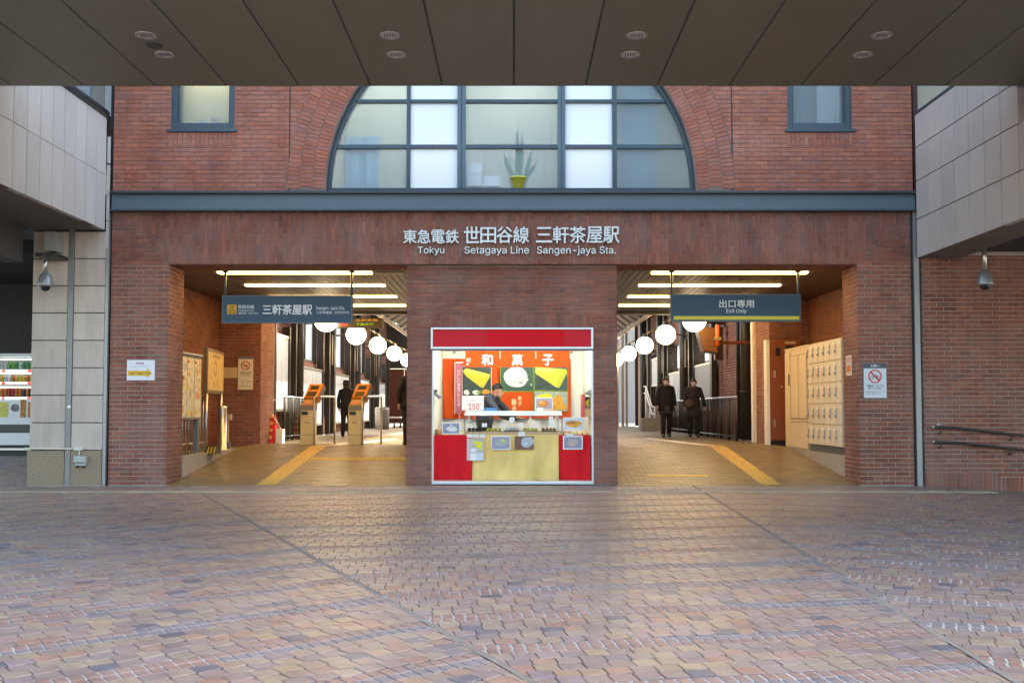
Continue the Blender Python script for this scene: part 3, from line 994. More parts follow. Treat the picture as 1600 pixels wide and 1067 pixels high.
# two small windows
for (w, lab, warm) in ((WL, 'small blue-framed window with a pale yellow blind, above the paper arrow sign', True), (WR, 'small blue-framed window with dim grey glass, above the right pier', False)):
    t = thing('small_window', lab, 'window', ((w[0] + w[1]) / 2, .1, WZ))
    F = front(.10)
    m = B(); fw = .085
    m.slab(F, w[0] + .003, w[0] + fw, WZ + .02, WTOP, -.07, .06, .004); m.slab(F, w[1] - fw, w[1] - .003, WZ + .02, WTOP, -.07, .06, .004)
    m.slab(F, w[0] + fw + .001, w[1] - fw - .001, WZ + .02, WZ + .13, -.07, .055, .004)
    m.slab(F, w[0] + fw + .001, w[0] + fw + .02, WZ + .131, WTOP, -.06, .03); m.slab(F, w[1] - fw - .02, w[1] - fw - .001, WZ + .131, WTOP, -.06, .03)
    m.build('frame', FRAME, t)
    B().slab(F, w[0] - .05, w[1] + .05, WZ - .03, WZ + .018, -.06, .13, .004).build('sill', FRAME, t)
    B().slab(F, w[0] + fw + .02, w[1] - fw - .02, WZ + .131, WTOP, -.03, -.022).build('pane', FROST, t)
    if warm:
        B().slab(F, w[0], w[1], WZ, WTOP, -.5, -.47).build('blind', mat('yellow_blind', (.66, .60, .37), .8), t)
        B().box(w[0] + .25, w[1] - .25, .3, .34, WTOP - .12, WTOP - .06).build('tube_light', emit('blind_tube_light', (1., .95, .7), 14.), t)
        for i, (dx, c) in enumerate(((.38, (.25, .40, .48)), (.58, (.45, .22, .25)), (.72, (.45, .60, .15)))):
            B().box(w[0] + dx, w[0] + dx + .09, .2, .25, WZ + .131, WZ + .22 + .03 * (i == 1)).build('ornament', mat(f'ornament_{i}', c, .6), t)
    else:
        B().slab(F, w[0], w[1], WZ, WTOP, -.4, -.37).build('blind', mat('grey_blind', (.12, .17, .18), .8), t)
        B().grid(front(.3), w[0] + .55, w[1] - .1, WZ + .1, WTOP, 16, 2, lambda i, j: .03 * math.sin(i * 20)).build('curtain', mat('pale_net', (.35, .42, .42), .9), t)
B().box(XL + .01, XR - .01, .49, .50, ZB1, ZB1 + .01)

# steel beam
sb = thing('steel_beam', 'long blue-grey steel channel beam under the arched window', 'beam', (0, 0, ZB0))
m = B()
m.slab(F0, XL - .0, XR + .02, ZB0 + .035, ZB1 - .045, -.3, .03)
m.build('web', BLUE_ST, sb)
m = B()
m.slab(F0, XL - .0, XR + .02, ZB1 - .043, ZB1 - .002, -.28, .10, .005)
m.slab(F0, XL - .0, XR + .02, ZB0 + .002, ZB0 + .033, -.28, .10, .005)
m.build('flange', mat('dark_steel_flange', (.045, .06, .07), .4, var=.1), sb)

# lintel of standing bricks with mitred ends
lt = thing('brick_lintel', 'long lintel of standing bricks carrying the station name', 'lintel', (0, 0, ZO))
zt = ZB0
sl = (zt - ZO) / .80
B().slab(F0, XL, XR, ZO, zt, -TH, -.008).build('mortar_backing', MORT_DK, lt)
mL = (XL + .08, zt, XPL, ZO); mR = (XR - .06, zt, XPR, ZO)


def side_of(m4, inner):
    """Half-plane bounded by the mitre line, on the inner (lintel) or outer (pier) side."""
    x0, z0, x1, z1 = m4
    a, b = (z0 - z1), (x1 - x0)
    c = a * x0 + b * z0
    mid = a * 0 + b * ZO - c
    s_ = 1 if (mid > 0) == inner else -1
    return a * s_, b * s_, c * s_ + .004 * math.hypot(a, b)


polys = []
for p, k in bond(XL, XR, ZO + .004, zt - .002, .185, .0595, .0095, soldier=True):
    q = p
    for mm in (mL, mR): q = clip(q, *side_of(mm, True)) if q else q
    if q and area(q) > 8e-4:
        polys.append((q, k if len(q) == 4 and abs(area(q) - area(p)) < 1e-7 else None))
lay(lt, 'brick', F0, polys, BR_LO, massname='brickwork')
# underside
sof = B()
for p, k in bond(XPL, XPR, -TH + .002, -.004, .21, .0605, .0095, soldier=True): sof.prism(ceil(ZO), p, -.012, .002, .002)
tag(sof.build('underside_brickwork', BR_LO, lt), kind='stuff')

# outer piers
for sx, xo, xi, mm, lab in ((-1, XL, XPL, mL, 'left brick pier with the paper arrow sign on it'), (1, XR, XPR, mR, 'right brick pier with the no-bicycles sign on it')):
    t = thing('brick_pier', lab, 'pier', ((xo + xi) / 2, .3, 0))
    m = B(); m.box(xo, xi - sx * -.0 - (-.008 if sx > 0 else .008), .008, TH, -.02, ZO - .001)
    m.build('mortar_backing', MORT_LO, t)
    polys = []
    lo, hi = min(xo, xi), max(xo, xi)
    for p, k in bond(lo, hi, .012, zt, .21, .0605, .0095, off=.04 if sx < 0 else .10):
        q = p
        if max(v[1] for v in p) > ZO:
            q = clip(p, *side_of(mm, False))
            if q: q = clip(q, sx, 0, sx * xi) if False else q
        if q and area(q) > 8e-4: polys.append((q, k if len(q) == 4 and abs(area(q) - area(p)) < 1e-7 else None))
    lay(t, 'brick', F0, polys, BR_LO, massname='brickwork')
    FE = east(xi) if sx < 0 else west(xi)
    a0, a1 = (0.004, TH) if sx < 0 else (-TH, -.004)
    rev = bond(a0, a1, .012, ZO - .004, .21, .0605, .0095, shift=.5)
    lay(t, 'reveal_brick', FE, rev, BR_LO, w0=-.02, w1=.0, massname='reveal_brickwork')

# central kiosk block
KXL, KXR = fx(634, 700), fx(966, 700)
SXL, SXR = fx(674, 640), fx(928, 640)
SZT = fz(511)
KY = .10
FK = front(KY)
KD = 5.5
kb = thing('brick_kiosk', 'brick kiosk block between the two entrances, with the sweet shop in it', 'kiosk', (0, KY, 0))
m = B()
walled(m, FK, KXL, KXR, -.02, ZO + .02, -.22, -.008, [(SXL, SXR, -.03, SZT)])
m.build('mortar_backing', MORT_DK, kb)
m = B()
for a, b in ((KXL + .008, KXL + .2), (KXR - .2, KXR - .008)): m.box(a, b, KY + .22, KD, -.02, ZO + .02)
m.box(KXL + .2, KXR - .2, KD - .2, KD, -.02, ZO + .02)
m.build('side_backing', MORT_LO, kb)
polys = []
for p, k in bond(KXL, KXR, .012, ZO - .03, .21, .0605, .0095, off=.02):
    for q in minus_rect(p, (SXL - .004, SXR + .004, -.1, SZT + .218)):
        polys.append((q, k if q is p else None))
for p, k in bond(SXL - .004, SXR + .004, SZT + .008, SZT + .213, .205, .0605, .0095, soldier=True): polys.append((p, None))
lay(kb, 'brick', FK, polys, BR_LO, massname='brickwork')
for FE, a0, a1 in ((west(KXL), -KD, -KY), (east(KXR), KY, KD)):
    mm = B()
    for p, k in bond(a0, a1, .4, ZO - .01, .21, .0605, .0095): mm.prism(FE, p, -.012, 0, .003)
    tag(mm.build('side_brickwork', BR_LO, kb), kind='stuff')
B().box(KXL, KXR, KY + .01, KY + .2, ZO - .028, ZO - .002).build('painted_shade_strip', GAP, kb)  # black strip standing in for the shade under the lintel

# station name
nm = thing('station_name', 'raised metal letters naming the station on the brick lintel', 'lettering', (0, -.02, fz(390)))
Y1 = -.045
FN = front(0)


def word(s, x0, x1, y0, y1, bold, depth=.028):
    """Each character a part of its own, on the brick."""
    lettering(FN, s, fx(x0, 380), fx(x1, 380), fz(y1), fz(y0), .012, depth, LETTER, nm, 'letter', bold)


def chars(s, x0, x1, y0, y1, bold):
    w = (x1 - x0) / len(s)
    for i, ch in enumerate(s):
        pad = .03 * w
        yy0, yy1 = (y0, y1) if ch not in '三田口' else ((y0 + 1.0, y1 - 1.0) if ch == '三' else (y0 + 1.2, y1 + .3))
        word(ch, x0 + i * w + pad, x0 + (i + 1) * w - pad, yy0, yy1, bold)


chars('東急電鉄', 630, 717.5, 360, 380.8, .014)
chars('世田谷線', 724.5, 827, 355, 380.3, .014)
chars('三軒茶屋駅', 837, 968, 355, 380.3, .014)
word('Tokyu', 653, 694.5, 386, 399.3, .006, .02)
word('Setagaya Line', 726, 826.5, 385.6, 399.8, .006, .02)
word('Sangen-jaya Sta.', 839, 962, 385.6, 399.8, .006, .02)

# joint covers at the ends of the facade
for x0, x1, z1, lab in ((fx(164.5, 560), fx(169.5, 560), fz(333), 'tall grey metal joint strip between the stone column and left pier'), (fx(1428.5, 560), fx(1436.5, 560), fz(330), 'tall grey metal joint strip between the right pier and side wall')):
    t = thing('joint_strip', lab, 'metal trim', (x0, -.02, 0))
    B().box(x0, x1, -.05, .01, 0, z1).build('cover', GALV, t)
    B().box(x0 - .03, x0, -.01, .02, 0, z1).build('seal', GAP, t)

# ================================================================== SIDES
# right side wall
rw = thing('side_wall', 'dark brick wall in shade to the right, with two sloping handrails', 'brick wall', (9, 0, 0))
XW0 = XR + .12
B().box(XW0, 14, .018, .4, -.8, 4.4).build('mortar_backing', MORT_LO, rw)
FRW = front(.01)
polys = bond(XW0, 10.2, .21, 3.6, .21, .0605, .0095, off=.1)
xx = XW0
while xx < 10.2:   # soldier steps follow the slope
    z0 = -.062 * (xx - 6.35)
    zt_ = .21 - .07 * int(max(0, (xx - 6.8)) / .75)
    polys.append((rect(xx, xx + .0605, min(z0 - .03, zt_ - .19), zt_ - .0095), None))
    xx += .07
    if zt_ < .2:
        pass
for k in range(1, 5):
    a = 6.8 + .75 * k
    for p, kk in bond(a, 10.2, .21 - .07 * k, .21 - .07 * k + .0605, .21, .0605, .0095, off=.1 + .11 * (k % 2)): polys.append((p, kk))
lay(rw, 'brick', FRW, polys, BR_LO, massname='brickwork')
for i, (ya, yb, lab) in enumerate(((667, 681.5, 'upper dark handrail sloping down the shaded side wall'), (690, 703.5, 'lower dark handrail sloping down the shaded side wall'))):
    D = 15.46
    xa, za = at(1457, ya, D); xb, zb = at(1600, yb, D)
    s_ = (zb - za) / (xb - xa)
    x2 = 10.0
    t = thing('handrail', lab, 'handrail', (xa, -.09, za), 'handrails on the side wall')
    B().tube([(xa, -.09, za), (xa + .35, -.09, za - .012), (x2, -.09, za + s_ * (x2 - xa))], .021, 10).build('rail', DKSTEEL, t, True)
    B().tube([(xa - .004, -.09, za), (xa + .02, -.09, za)], .024, 10).build('end_cap', STEEL, t, True)
    for bx in (xa + .13, xa + 1.22, xa + 2.3):
        zz = za + s_ * (bx - xa)
        B().tube([(bx, -.09, zz - .02), (bx, -.08, zz - .075), (bx, .005, zz - .085)], .012, 8).build('bracket', DKSTEEL, t, True)
t = thing('paper_scrap', 'small white scrap lying on the upper handrail', 'paper', (at(1469, 664, 15.46)[0], -.09, at(1469, 664, 15.46)[1]))
B().add([(t.location.x - .05, -.12, t.location.z), (t.location.x + .05, -.11, t.location.z + .012), (t.location.x + .04, -.06, t.location.z + .01), (t.location.x - .04, -.06, t.location.z + .018)], [(0, 1, 2, 3)]).build('sheet', PAPER, t)

# right canopy clad in stone
RCX = 6.30
rcz = [3.545, 4.15, 4.75, 5.28, 5.80]
rc = thing('stone_canopy', 'beige stone-clad canopy projecting over the right side', 'canopy', (RCX, -3, 3.5))
B().box(RCX + .09, 14, -3.3, -.08, 3.66, 5.78).build('core', GAP, rc)
B().box(RCX + .09, 14, -9.2, -3.31, 3.66, 4.74).build('core', GAP, rc)  # unseen extra length of canopy, extended to darken the side wall
FRC = west(RCX)
polys = []
for r_ in range(4):
    y = .10
    while y < 8.6:
        (polys.append((rect(y, y + .437, rcz[r_] + (.0 if r_ == 0 else .004), rcz[r_ + 1] - .010), None)) if y < 2.9 or r_ < 2 else None); y += .452
lay(rc, 'stone_panel', FRC, polys, STONE, w0=-.085, w1=0, bev=.002, jit=.001)
polys = []
for i in range(20):
    polys.append((rect(RCX + .002, RCX + .66, .10 + .452 * i, .10 + .452 * i + .446), None))
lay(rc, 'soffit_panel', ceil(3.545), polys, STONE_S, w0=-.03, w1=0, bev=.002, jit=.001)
polys = []
for i in range(20):
    for j in range(3): polys.append((rect(RCX + .68 + j * 1.1, RCX + .68 + j * 1.1 + 1.09, .10 + .452 * i, .10 + .452 * i + .446), None))
lay(rc, 'ceiling_panel', ceil(3.64), polys, DARKWALL, w0=-.03, w1=0, bev=.002, jit=.001, limit=20)
B().box(RCX + .02, RCX + .14, -3.3, -.09, 5.80, 5.86).build('coping', FRAME, rc)
B().box(RCX + .08, RCX + .11, -3.3, -.02, 5.862, 7.6).build('clerestory_glass', mat('cream_clerestory', (.48, .50, .40), .2, spec=.6), rc)
# right recessed end wall strip above side wall
tag(B().box(XR + .03, XR + .30, .03, .3, 3.55, TOPZ).build('end_wall_strip', mat('painted_shadow_brick', (.06, .03, .028), .9, var=.3)), 'narrow strip of wall coloured shadow-dark between the upper bricks and the stone canopy', 'wall')  # brick colour darkened to stand for shade

# left canopy
LCX = -6.40
lc = thing('stone_canopy', 'pale grey stone-clad canopy with tall panels projecting over the left side', 'canopy', (LCX, -3, 4))
LZ0 = 3.99
B().box(-9.6, LCX - .09, -3.3, -.08, LZ0 + .02, 5.73).build('core', GAP, lc)
FLC = east(LCX)
polys = []
for (z0, z1) in ((LZ0, 4.845), (4.853, 5.75)):
    y = -.09
    while y > -3.0:
        polys.append((rect(y - .346, y, z0, z1), None)); y -= .361
lay(lc, 'stone_panel', FLC, polys, STONE_L, w0=-.085, w1=0, bev=.002, jit=.001)
polys = []
for i in range(9):
    for j in range(2): polys.append((rect(LCX - .57 - .58 * j, LCX - .002 - .58 * j, .09 + .361 * i, .09 + .361 * i + .355), None))
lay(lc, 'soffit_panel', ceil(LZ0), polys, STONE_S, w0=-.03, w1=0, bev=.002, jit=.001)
B().box(-9.6, LCX - 1.17, -3.3, -.3, 3.45, LZ0 + .015).build('downstand', mat('dark_stone', (.10, .09, .085), .8, var=.1), lc)
B().tube([(LCX - .02, -3.3, 5.82), (LCX - .02, -.09, 5.82)], .07, 12).build('coping', FRAME, lc, True)
B().box(LCX - .14, LCX - .11, -3.3, -.02, 5.9, 7.6).build('clerestory_glass', mat('blue_clerestory', (.25, .33, .38), .15, spec=.7), lc)
B().box(LCX - .10, LCX - .06, -.45, -.02, 5.89, 7.6).build('clerestory_post', mat('grey_post', (.20, .22, .21), .5), lc)
m = B()
for k in range(4): m.box(XL - .07, XL - .035, -.06, -.02, 3.7 + .45 * k, 4.12 + .45 * k)
m.build('edge_strip', STONE_L, lc)
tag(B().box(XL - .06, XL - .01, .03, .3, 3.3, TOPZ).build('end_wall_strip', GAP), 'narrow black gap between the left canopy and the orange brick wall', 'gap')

# stone column on the left
sc_ = thing('stone_column', 'beige stone-clad column left of the brick entrance, granite at its foot', 'column', (-6.95, 0, 0))
CXL, CX1, CX2, CXR = fx(51, 600), fx(107, 560), fx(116, 560), fx(164, 560)
FC = front(-.06)
B().box(CXL + .02, CXR - .02, -.04, .95, -.02, LZ0).build('core', GAP, sc_)
zt0 = fz(703)
zs = [zt0 + .006 + k * (LZ0 - zt0) / 8.05 for k in range(9)]
for k in range(8):
    for a, b in ((CXL, CX1 - .008), (CX2 + .004, CXR)):
        B().slab(FC, a, b, zs[k], min(zs[k + 1] - .014, LZ0 - .004), -.03, 0, .003).build('stone_panel', STONE_C, sc_)
for a, b in ((CXL - .03, CX1 - .006), (CX2 + .004, CXR)):
    B().slab(FC, a, b, .015, zt0 - .006, -.05, .012, .003).build('base_panel', GRANITE, sc_)
B().slab(FC, CX1, CX2 - .005, 0, LZ0, -.03, .006, .003).build('metal_channel', mat('dull_metal_channel', (.24, .235, .22), .5, metal=.4, var=.1), sc_)
for k in range(8):
    B().slab(west(CXL), -.9, .05, zs[k], min(zs[k + 1] - .014, LZ0 - .004), -.02, 0, .003).build('side_panel', STONE_C, sc_)
B().slab(FC, CXL - .03, CXR + .03, -.005, .014, -.05, .03, .003).build('skirting', CONC, sc_)
tag(B().lathe((fx(111, 640), -.068, fz(635.5)), [(.001, 0), (.028, 0), (.024, .012), (.001, .016)], 14, (0, -1, 0)).build('round_cap', PAPER), 'small white round cap on the metal channel of the stone column', 'cap')
# conduit and socket box
cd = thing('conduit', 'cream conduit running across the foot of the stone column', 'conduit', (CXL, -.09, fz(700)))
B().tube([(CXL - .06, -.09, fz(700)), (fx(122, 700), -.09, fz(701))], .014, 10).build('pipe', mat('cream_pvc', (.62, .60, .50), .5), cd, True)
B().box(fx(120, 700), fx(133, 700), -.115, -.06, fz(703), fz(698)).build('elbow_box', mat('cream_pvc', (.6, .6, .5)), cd)
B().tube([(fx(128, 700), -.09, fz(703)), (fx(128, 700), -.09, fz(713))], .012, 10).build('drop_pipe', mat('cream_pvc', (.6, .6, .5)), cd, True)
sbx = thing('socket_box', 'grey weatherproof socket box under the cream conduit', 'socket', (fx(130, 720), -.1, fz(727)))
B().slab(FC, fx(121, 720), fx(140, 720), fz(722), fz(712), .01, .09, .01).build('cover', mat('grey_pvc', (.40, .42, .38), .5), sbx)
B().slab(FC, fx(122, 720), fx(139, 720), fz(727), fz(722.4), .01, .06, .006).build('base', mat('grey_pvc', (.4, .4, .4)), sbx)
for xx in (125, 135): B().tube([(fx(xx, 725), -.1, fz(726.5)), (fx(xx, 725), -.1, fz(730))], .02, 8).build('plug', BLACK, sbx)


def dome_camera(label, x, y, ztop, zbody, r, box=None):
    t = thing('dome_camera', label, 'security camera', (x, y, ztop))
    B().tube([(x, y, ztop), (x, y, zbody + r * 1.9)], r * .27, 12).build('pole', STEEL, t, True)
    B().lathe((x, y, ztop - .02), [(.001, 0), (r * .62, 0), (r * .62, .02), (.001, .02)], 18).build('flange', GREY_P, t)
    prof = [(r * .30, r * 2.0), (r * .36, r * 1.9), (r * .72, r * 1.5), (r * .92, r * .8), (r * 1.0, r * .25), (r * 1.0, r * .02), (r * .82, 0), (.001, 0)]
    B().lathe((x, y, zbody), prof, 24).build('housing', mat('camera_grey', (.30, .31, .33), .35, metal=.5), t, True)
    B().lathe((x, y, zbody - .001), [(r * .6, 0), (r * .55, -r * .3), (r * .35, -r * .52), (.001, -r * .6)], 20).build('dome', mat('smoked_dome', (.02, .02, .025), .1), t, True)
    return t


xd, zd = at(71, 448, 15.1)
t = dome_camera('grey dome camera hanging from a bracket on the stone column', xd, YD(15.1), AZ(400, 15.1), zd, .115)
bx0, bz0 = at(69, 392, 15.2); bx1, bz1 = at(87, 362, 15.2)
B().box(bx0, bx1, -.35, -.06, bz0, bz1).build('junction_box', mat('box_grey', (.36, .36, .34), .5), t)
B().box(at(58, 398, 15.1)[0], at(88, 398, 15.1)[0], -.52, -.06, AZ(402, 15.1), AZ(396, 15.1)).build('bracket', DKSTEEL, t)
xd, zd = at(1539, 446, 14.6)
dome_camera('dark dome camera hanging under the right stone canopy', xd, YD(14.6), 3.64, zd, .115)

# left recess with vending machine
lp = tag(B().add([(-16, 0, -.004), (-7.5, 0, -.004), (-7.5, 2.6, .33), (-16, 2.6, .33), (-16, 9, .33), (-7.5, 9, .33)], [(0, 1, 2, 3), (3, 2, 5, 4)]).build('side_path', PAVE), kind='structure')
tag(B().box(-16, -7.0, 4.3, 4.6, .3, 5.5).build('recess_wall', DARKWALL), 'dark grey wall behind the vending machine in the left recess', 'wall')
tag(B().box(-16, -7.3, .3, 4.3, 3.7, 3.9).build('recess_ceiling', DARKWALL), kind='structure')
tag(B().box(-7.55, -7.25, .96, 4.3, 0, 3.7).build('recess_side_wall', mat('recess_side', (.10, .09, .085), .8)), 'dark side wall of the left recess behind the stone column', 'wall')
sp = B()
row, y = 0, .02
while y < 3.2:
    x = -11. - (.041 if row % 2 else 0)
    while x < -7.62:
        p = rect(x, x + .1135, y, y + .1075)
        q = [(a, b, (.33 * min(1, b / 2.6)) - .004 + rng.uniform(.004, .007)) for a, b in p]
        sp.add(q + [(a, b, c - .012) for a, b, c in q], [(0, 1, 2, 3), (4, 5, 1, 0), (5, 6, 2, 1), (6, 7, 3, 2), (7, 4, 0, 3)])
        x += .1185
    y += .113; row += 1
lp.data.materials.clear(); lp.data.materials.append(JOINT)
tag(sp.build('paver_mass', PAVE, lp), kind='stuff')
VD = 18.6
VY = YD(VD)
vx1 = AX(51.5, 640, VD) + .05; vx0 = vx1 - 1.2
vz0 = .40
vz1 = AZ(552, VD)
vm = thing('vending_machine', 'lit white drinks vending machine half hidden behind the stone column', 'vending machine', ((vx0 + vx1) / 2, VY + .35, vz0))
FV = front(VY)
VW = mat('vending_white', (.72, .73, .74), .35)
zc0, zc1 = AZ(622, VD), AZ(557, VD)
m = B(); m.slab(FV, vx0, vx1, vz0 + .12, zc0, -.7, 0, .01); m.slab(FV, vx0, vx1, zc1, vz1, -.7, 0, .01); m.slab(FV, vx0, vx0 + .05, zc0, zc1, -.7, 0); m.slab(FV, vx1 - .05, vx1, zc0, zc1, -.7, 0); m.slab(FV, vx0 + .05, vx1 - .05, zc0, zc1, -.7, -.2)
m.build('cabinet', VW, vm)
B().slab(FV, vx0 + .052, vx1 - .052, zc0 + .01, zc1 - .01, -.199, -.19).build('back_panel', mat('vending_back', (.16, .15, .14), .6, var=.5, scale=20), vm)
B().slab(FV, vx0 + .05, vx1 - .05, vz0 - .07, vz0 + .11, -.65, -.1).build('plinth', BLACK, vm)
cols_v = [(.02, .25, .08), (.05, .12, .4), (.5, .12, .02), (.55, .35, .03), (.35, .02, .03), (.6, .6, .58), (.05, .3, .3), (.03, .03, .03), (.12, .35, .05)]
shelf_rows = [(AZ(578, VD), .18), (AZ(597.5, VD), .15), (AZ(621, VD), .17)]
for ri_, (zs_, hh) in enumerate(shelf_rows):
    B().slab(FV, vx0 + .055, vx1 - .055, zs_ - .012, zs_ + .012, -.195, -.015).build('shelf', WHITE, vm)
    B().slab(FV, vx0 + .055, vx1 - .055, zs_ + hh + .022, zs_ + hh + .034, -.19, -.15).build('strip_light', VEND_E, vm)
    x = vx0 + .1
    i = 0
    while x < vx1 - .08:
        ci = rng.choice([0, 6, 8, 5]) if ri_ == 0 else (rng.choice([1, 2, 3, 3, 5]) if ri_ == 1 else rng.choice([2, 2, 7, 4, 3]))
        h = hh * rng.uniform(.85, 1)
        B().lathe((x, VY + .10, zs_ + .013), [(.001, 0), (.033, 0), (.033, h * .66), (.017, h * .86), (.017, h), (.001, h)] if ri_ != 2 else [(.001, 0), (.032, 0), (.033, h * .9), (.026, h), (.001, h)], 10).build('bottle' if ri_ != 2 else 'can', mat(f'drink_{ci}', cols_v[ci], .3), vm)
        B().slab(FV, x - .026, x + .026, zs_ - .03, zs_ - .004, -.014, .006).build('button', VEND_E if i % 7 else LED_R, vm)
        x += .069; i += 1
B().slab(FV, vx0 + .051, vx1 - .051, zc0 + .03, zc1 - .002, -.012, -.008).build('window', GLASS, vm)
zq0, zq1 = AZ(652, VD), AZ(628, VD)
B().slab(FV, AX(-6, 640, VD), AX(13, 640, VD), zq0, zq1, .001, .006).build('poster', mat('yellow_poster', (.6, .55, .12), .6, var=.4, scale=25), vm)
B().slab(FV, AX(32, 640, VD), AX(40.5, 640, VD), zq0, zq1 + .05, .001, .008).build('poster', mat('amber_poster', (.45, .20, .03), .6, var=.7, scale=28), vm)
B().slab(FV, AX(43.5, 640, VD), AX(52, 640, VD), zq0, zq1 + .0, .001, .008).build('poster', mat('amber_poster', (.45, .2, .03)), vm)
B().lathe((AX(23.5, 637, VD), VY - .002, AZ(637, VD)), [(.001, 0), (.07, 0), (.07, .02), (.045, .02), (.045, .01), (.001, .01)], 20, (0, -1, 0)).build('coin_slot', GREY_P, vm)
B().slab(FV, vx0 + .08, vx1 - .05, AZ(676, VD), AZ(663, VD), -.01, .012, .004).build('flap', mat('flap_dark', (.03, .035, .035), .3), vm)
B().slab(FV, vx0 + .03, vx1 - .02, AZ(703, VD), AZ(700, VD), -.1, .03).build('foot_rail', STEEL, vm)

# ================================================================== OVERPASS SOFFIT
OY, OZ = -3.35, 5.19
ov = thing('overpass', 'flat bronze-panelled overpass spanning the plaza in front of the station', 'overpass', (0, -5, OZ))
B().box(-16, 16, -7.2, OY - .02, OZ + .03, OZ + .40).build('deck', mat('overpass_dark', (.05, .05, .05), .8), ov)
pw = .8895
for k in range(-17, 17):
    a0, a1 = k * pw + .011, (k + 1) * pw - .011
    B().slab(ceil(OZ), a0, a1, -OY, 7.2, -.05, 0, .004).build('soffit_panel', SOFFIT, ov)
m = B()
for k in range(-16, 17):
    m.slab(ceil(OZ), k * pw - .004, k * pw + .004, -OY + .003, 7.19, -.045, -.008)
m.build('joint_bead', GREY_P, ov)
B().slab(front(OY), -16, 16, OZ + .004, OZ + .20, 0, .012).build('edge_trim', mat('dark_edge', (.05, .05, .05), .5), ov)
REFL = mat('downlight_reflector', (.85, .85, .83), .4, metal=.1)
for i, xx in enumerate((-3.95, -1.33, 1.32, 3.95)):
    place = ('above the left window', 'above the left part of the arch', 'above the right part of the arch', 'above the right window')[i]
    for yy, wh in ((-5.03, 'front'), (-4.45, 'rear')):
        t = thing('downlight', f'{wh} unlit downlight of the pair in the soffit {place}', 'downlight', (xx, yy, OZ), 'downlights in the soffit')
        B().lathe((xx, yy, OZ - .001), [(.102, .03), (.112, .0), (.112, -.008), (.094, -.008), (.088, .0)], 28).build('rim', STEEL, t, True)
        B().lathe((xx, yy, OZ - .004), [(.088, 0), (.075, .0015), (.05, .003), (.001, .003)], 24).build('reflector', REFL, t)
        for q in range(5):
            B().box(xx - .062 + .028 * q, xx - .050 + .028 * q, yy - .05, yy + .05, OZ - .009, OZ - .0045).build('louvre', GREY_P, t)
t = thing('smoke_detector', 'dark flat disc in the soffit between the downlights above the left window', 'detector', (-3.97, -4.74, OZ))
B().lathe((-3.97, -4.74, OZ), [(.001, -.012), (.085, -.012), (.092, -.004), (.092, 0)], 24).build('disc', mat('detector_grey', (.07, .068, .06), .6), t, True)

# ================================================================== INSIDE THE ENTRANCES
YC1 = 7.6
ZC = ZO + .01
cl = B().add([(-6.3, TH, ZC + .05), (6.3, TH, ZC + .05), (6.3, YC1, ZC + .05), (-6.3, YC1, ZC + .05)], [(3, 2, 1, 0)]).build('entrance_ceiling', GAP)
tag(cl, kind='structure')
LIGHT_Y = [1.02, 2.72, 4.52, 6.2]
for sx, x0, x1 in ((-1, -6.2, KXL), (1, KXR, 6.2)):
    n = int((x1 - x0) / .12)
    la, lb = (-4.95, -2.37) if sx < 0 else (2.3, 4.91)
    for i in range(n):
        a0, a1 = x0 + i * .12 + .004, x0 + (i + 1) * .12 - .004
        holes = [(la - .005, lb + .005, -(yy + .13), -(yy - .13)) for yy in LIGHT_Y]
        m = B()
        ps = [rect(a0, a1, -3.85, -TH - .0), rect(a0, a1, -YC1, -3.87)]
        for h in holes: ps = [q for p in ps for q in minus_rect(p, h)]
        for p in ps: m.prism(ceil(ZC), p, -.03, 0, .004)
        m.build('ceiling_slat', SLAT, cl)
    for j, yy in enumerate(LIGHT_Y):
        side = 'left' if sx < 0 else 'right'
        nth = ('nearest', 'second', 'third', 'farthest')[j]
        t = thing('strip_light', f'{nth} of the four warm strip lights in the {side} entrance ceiling', 'light', ((la + lb) / 2, yy, ZC), 'strip lights in the entrance ceilings')
        B().slab(ceil(ZC), la + .006, lb - .006, -(yy + .125), -(yy - .125), -.055, -.035).build('tray', WHITE, t)
        B().slab(ceil(ZC), la + .01, lb - .01, -(yy + .085), -(yy - .085), -.033, .016).build('tube', TUBE_W, t)
# ceiling edge beam
for x0, x1 in ((-6.2, KXL), (KXR, 6.2)):
    tag(B().box(x0, x1, YC1, YC1 + .25, ZC - .06, ZC + .4).build('ceiling_edge', DKSTEEL), 'dark edge beam at the far end of the %s entrance ceiling' % ('left' if x0 < 0 else 'right'), 'beam')
t = thing('ceiling_hatch', 'plain access hatch in the left entrance ceiling beside the kiosk', 'hatch', (-2.2, .95, ZC))
B().slab(ceil(ZC), -2.33, -1.83, -1.25, -.93, 0, .012, .004).build('panel', mat('hatch_metal', (.20, .17, .12), .45), t)

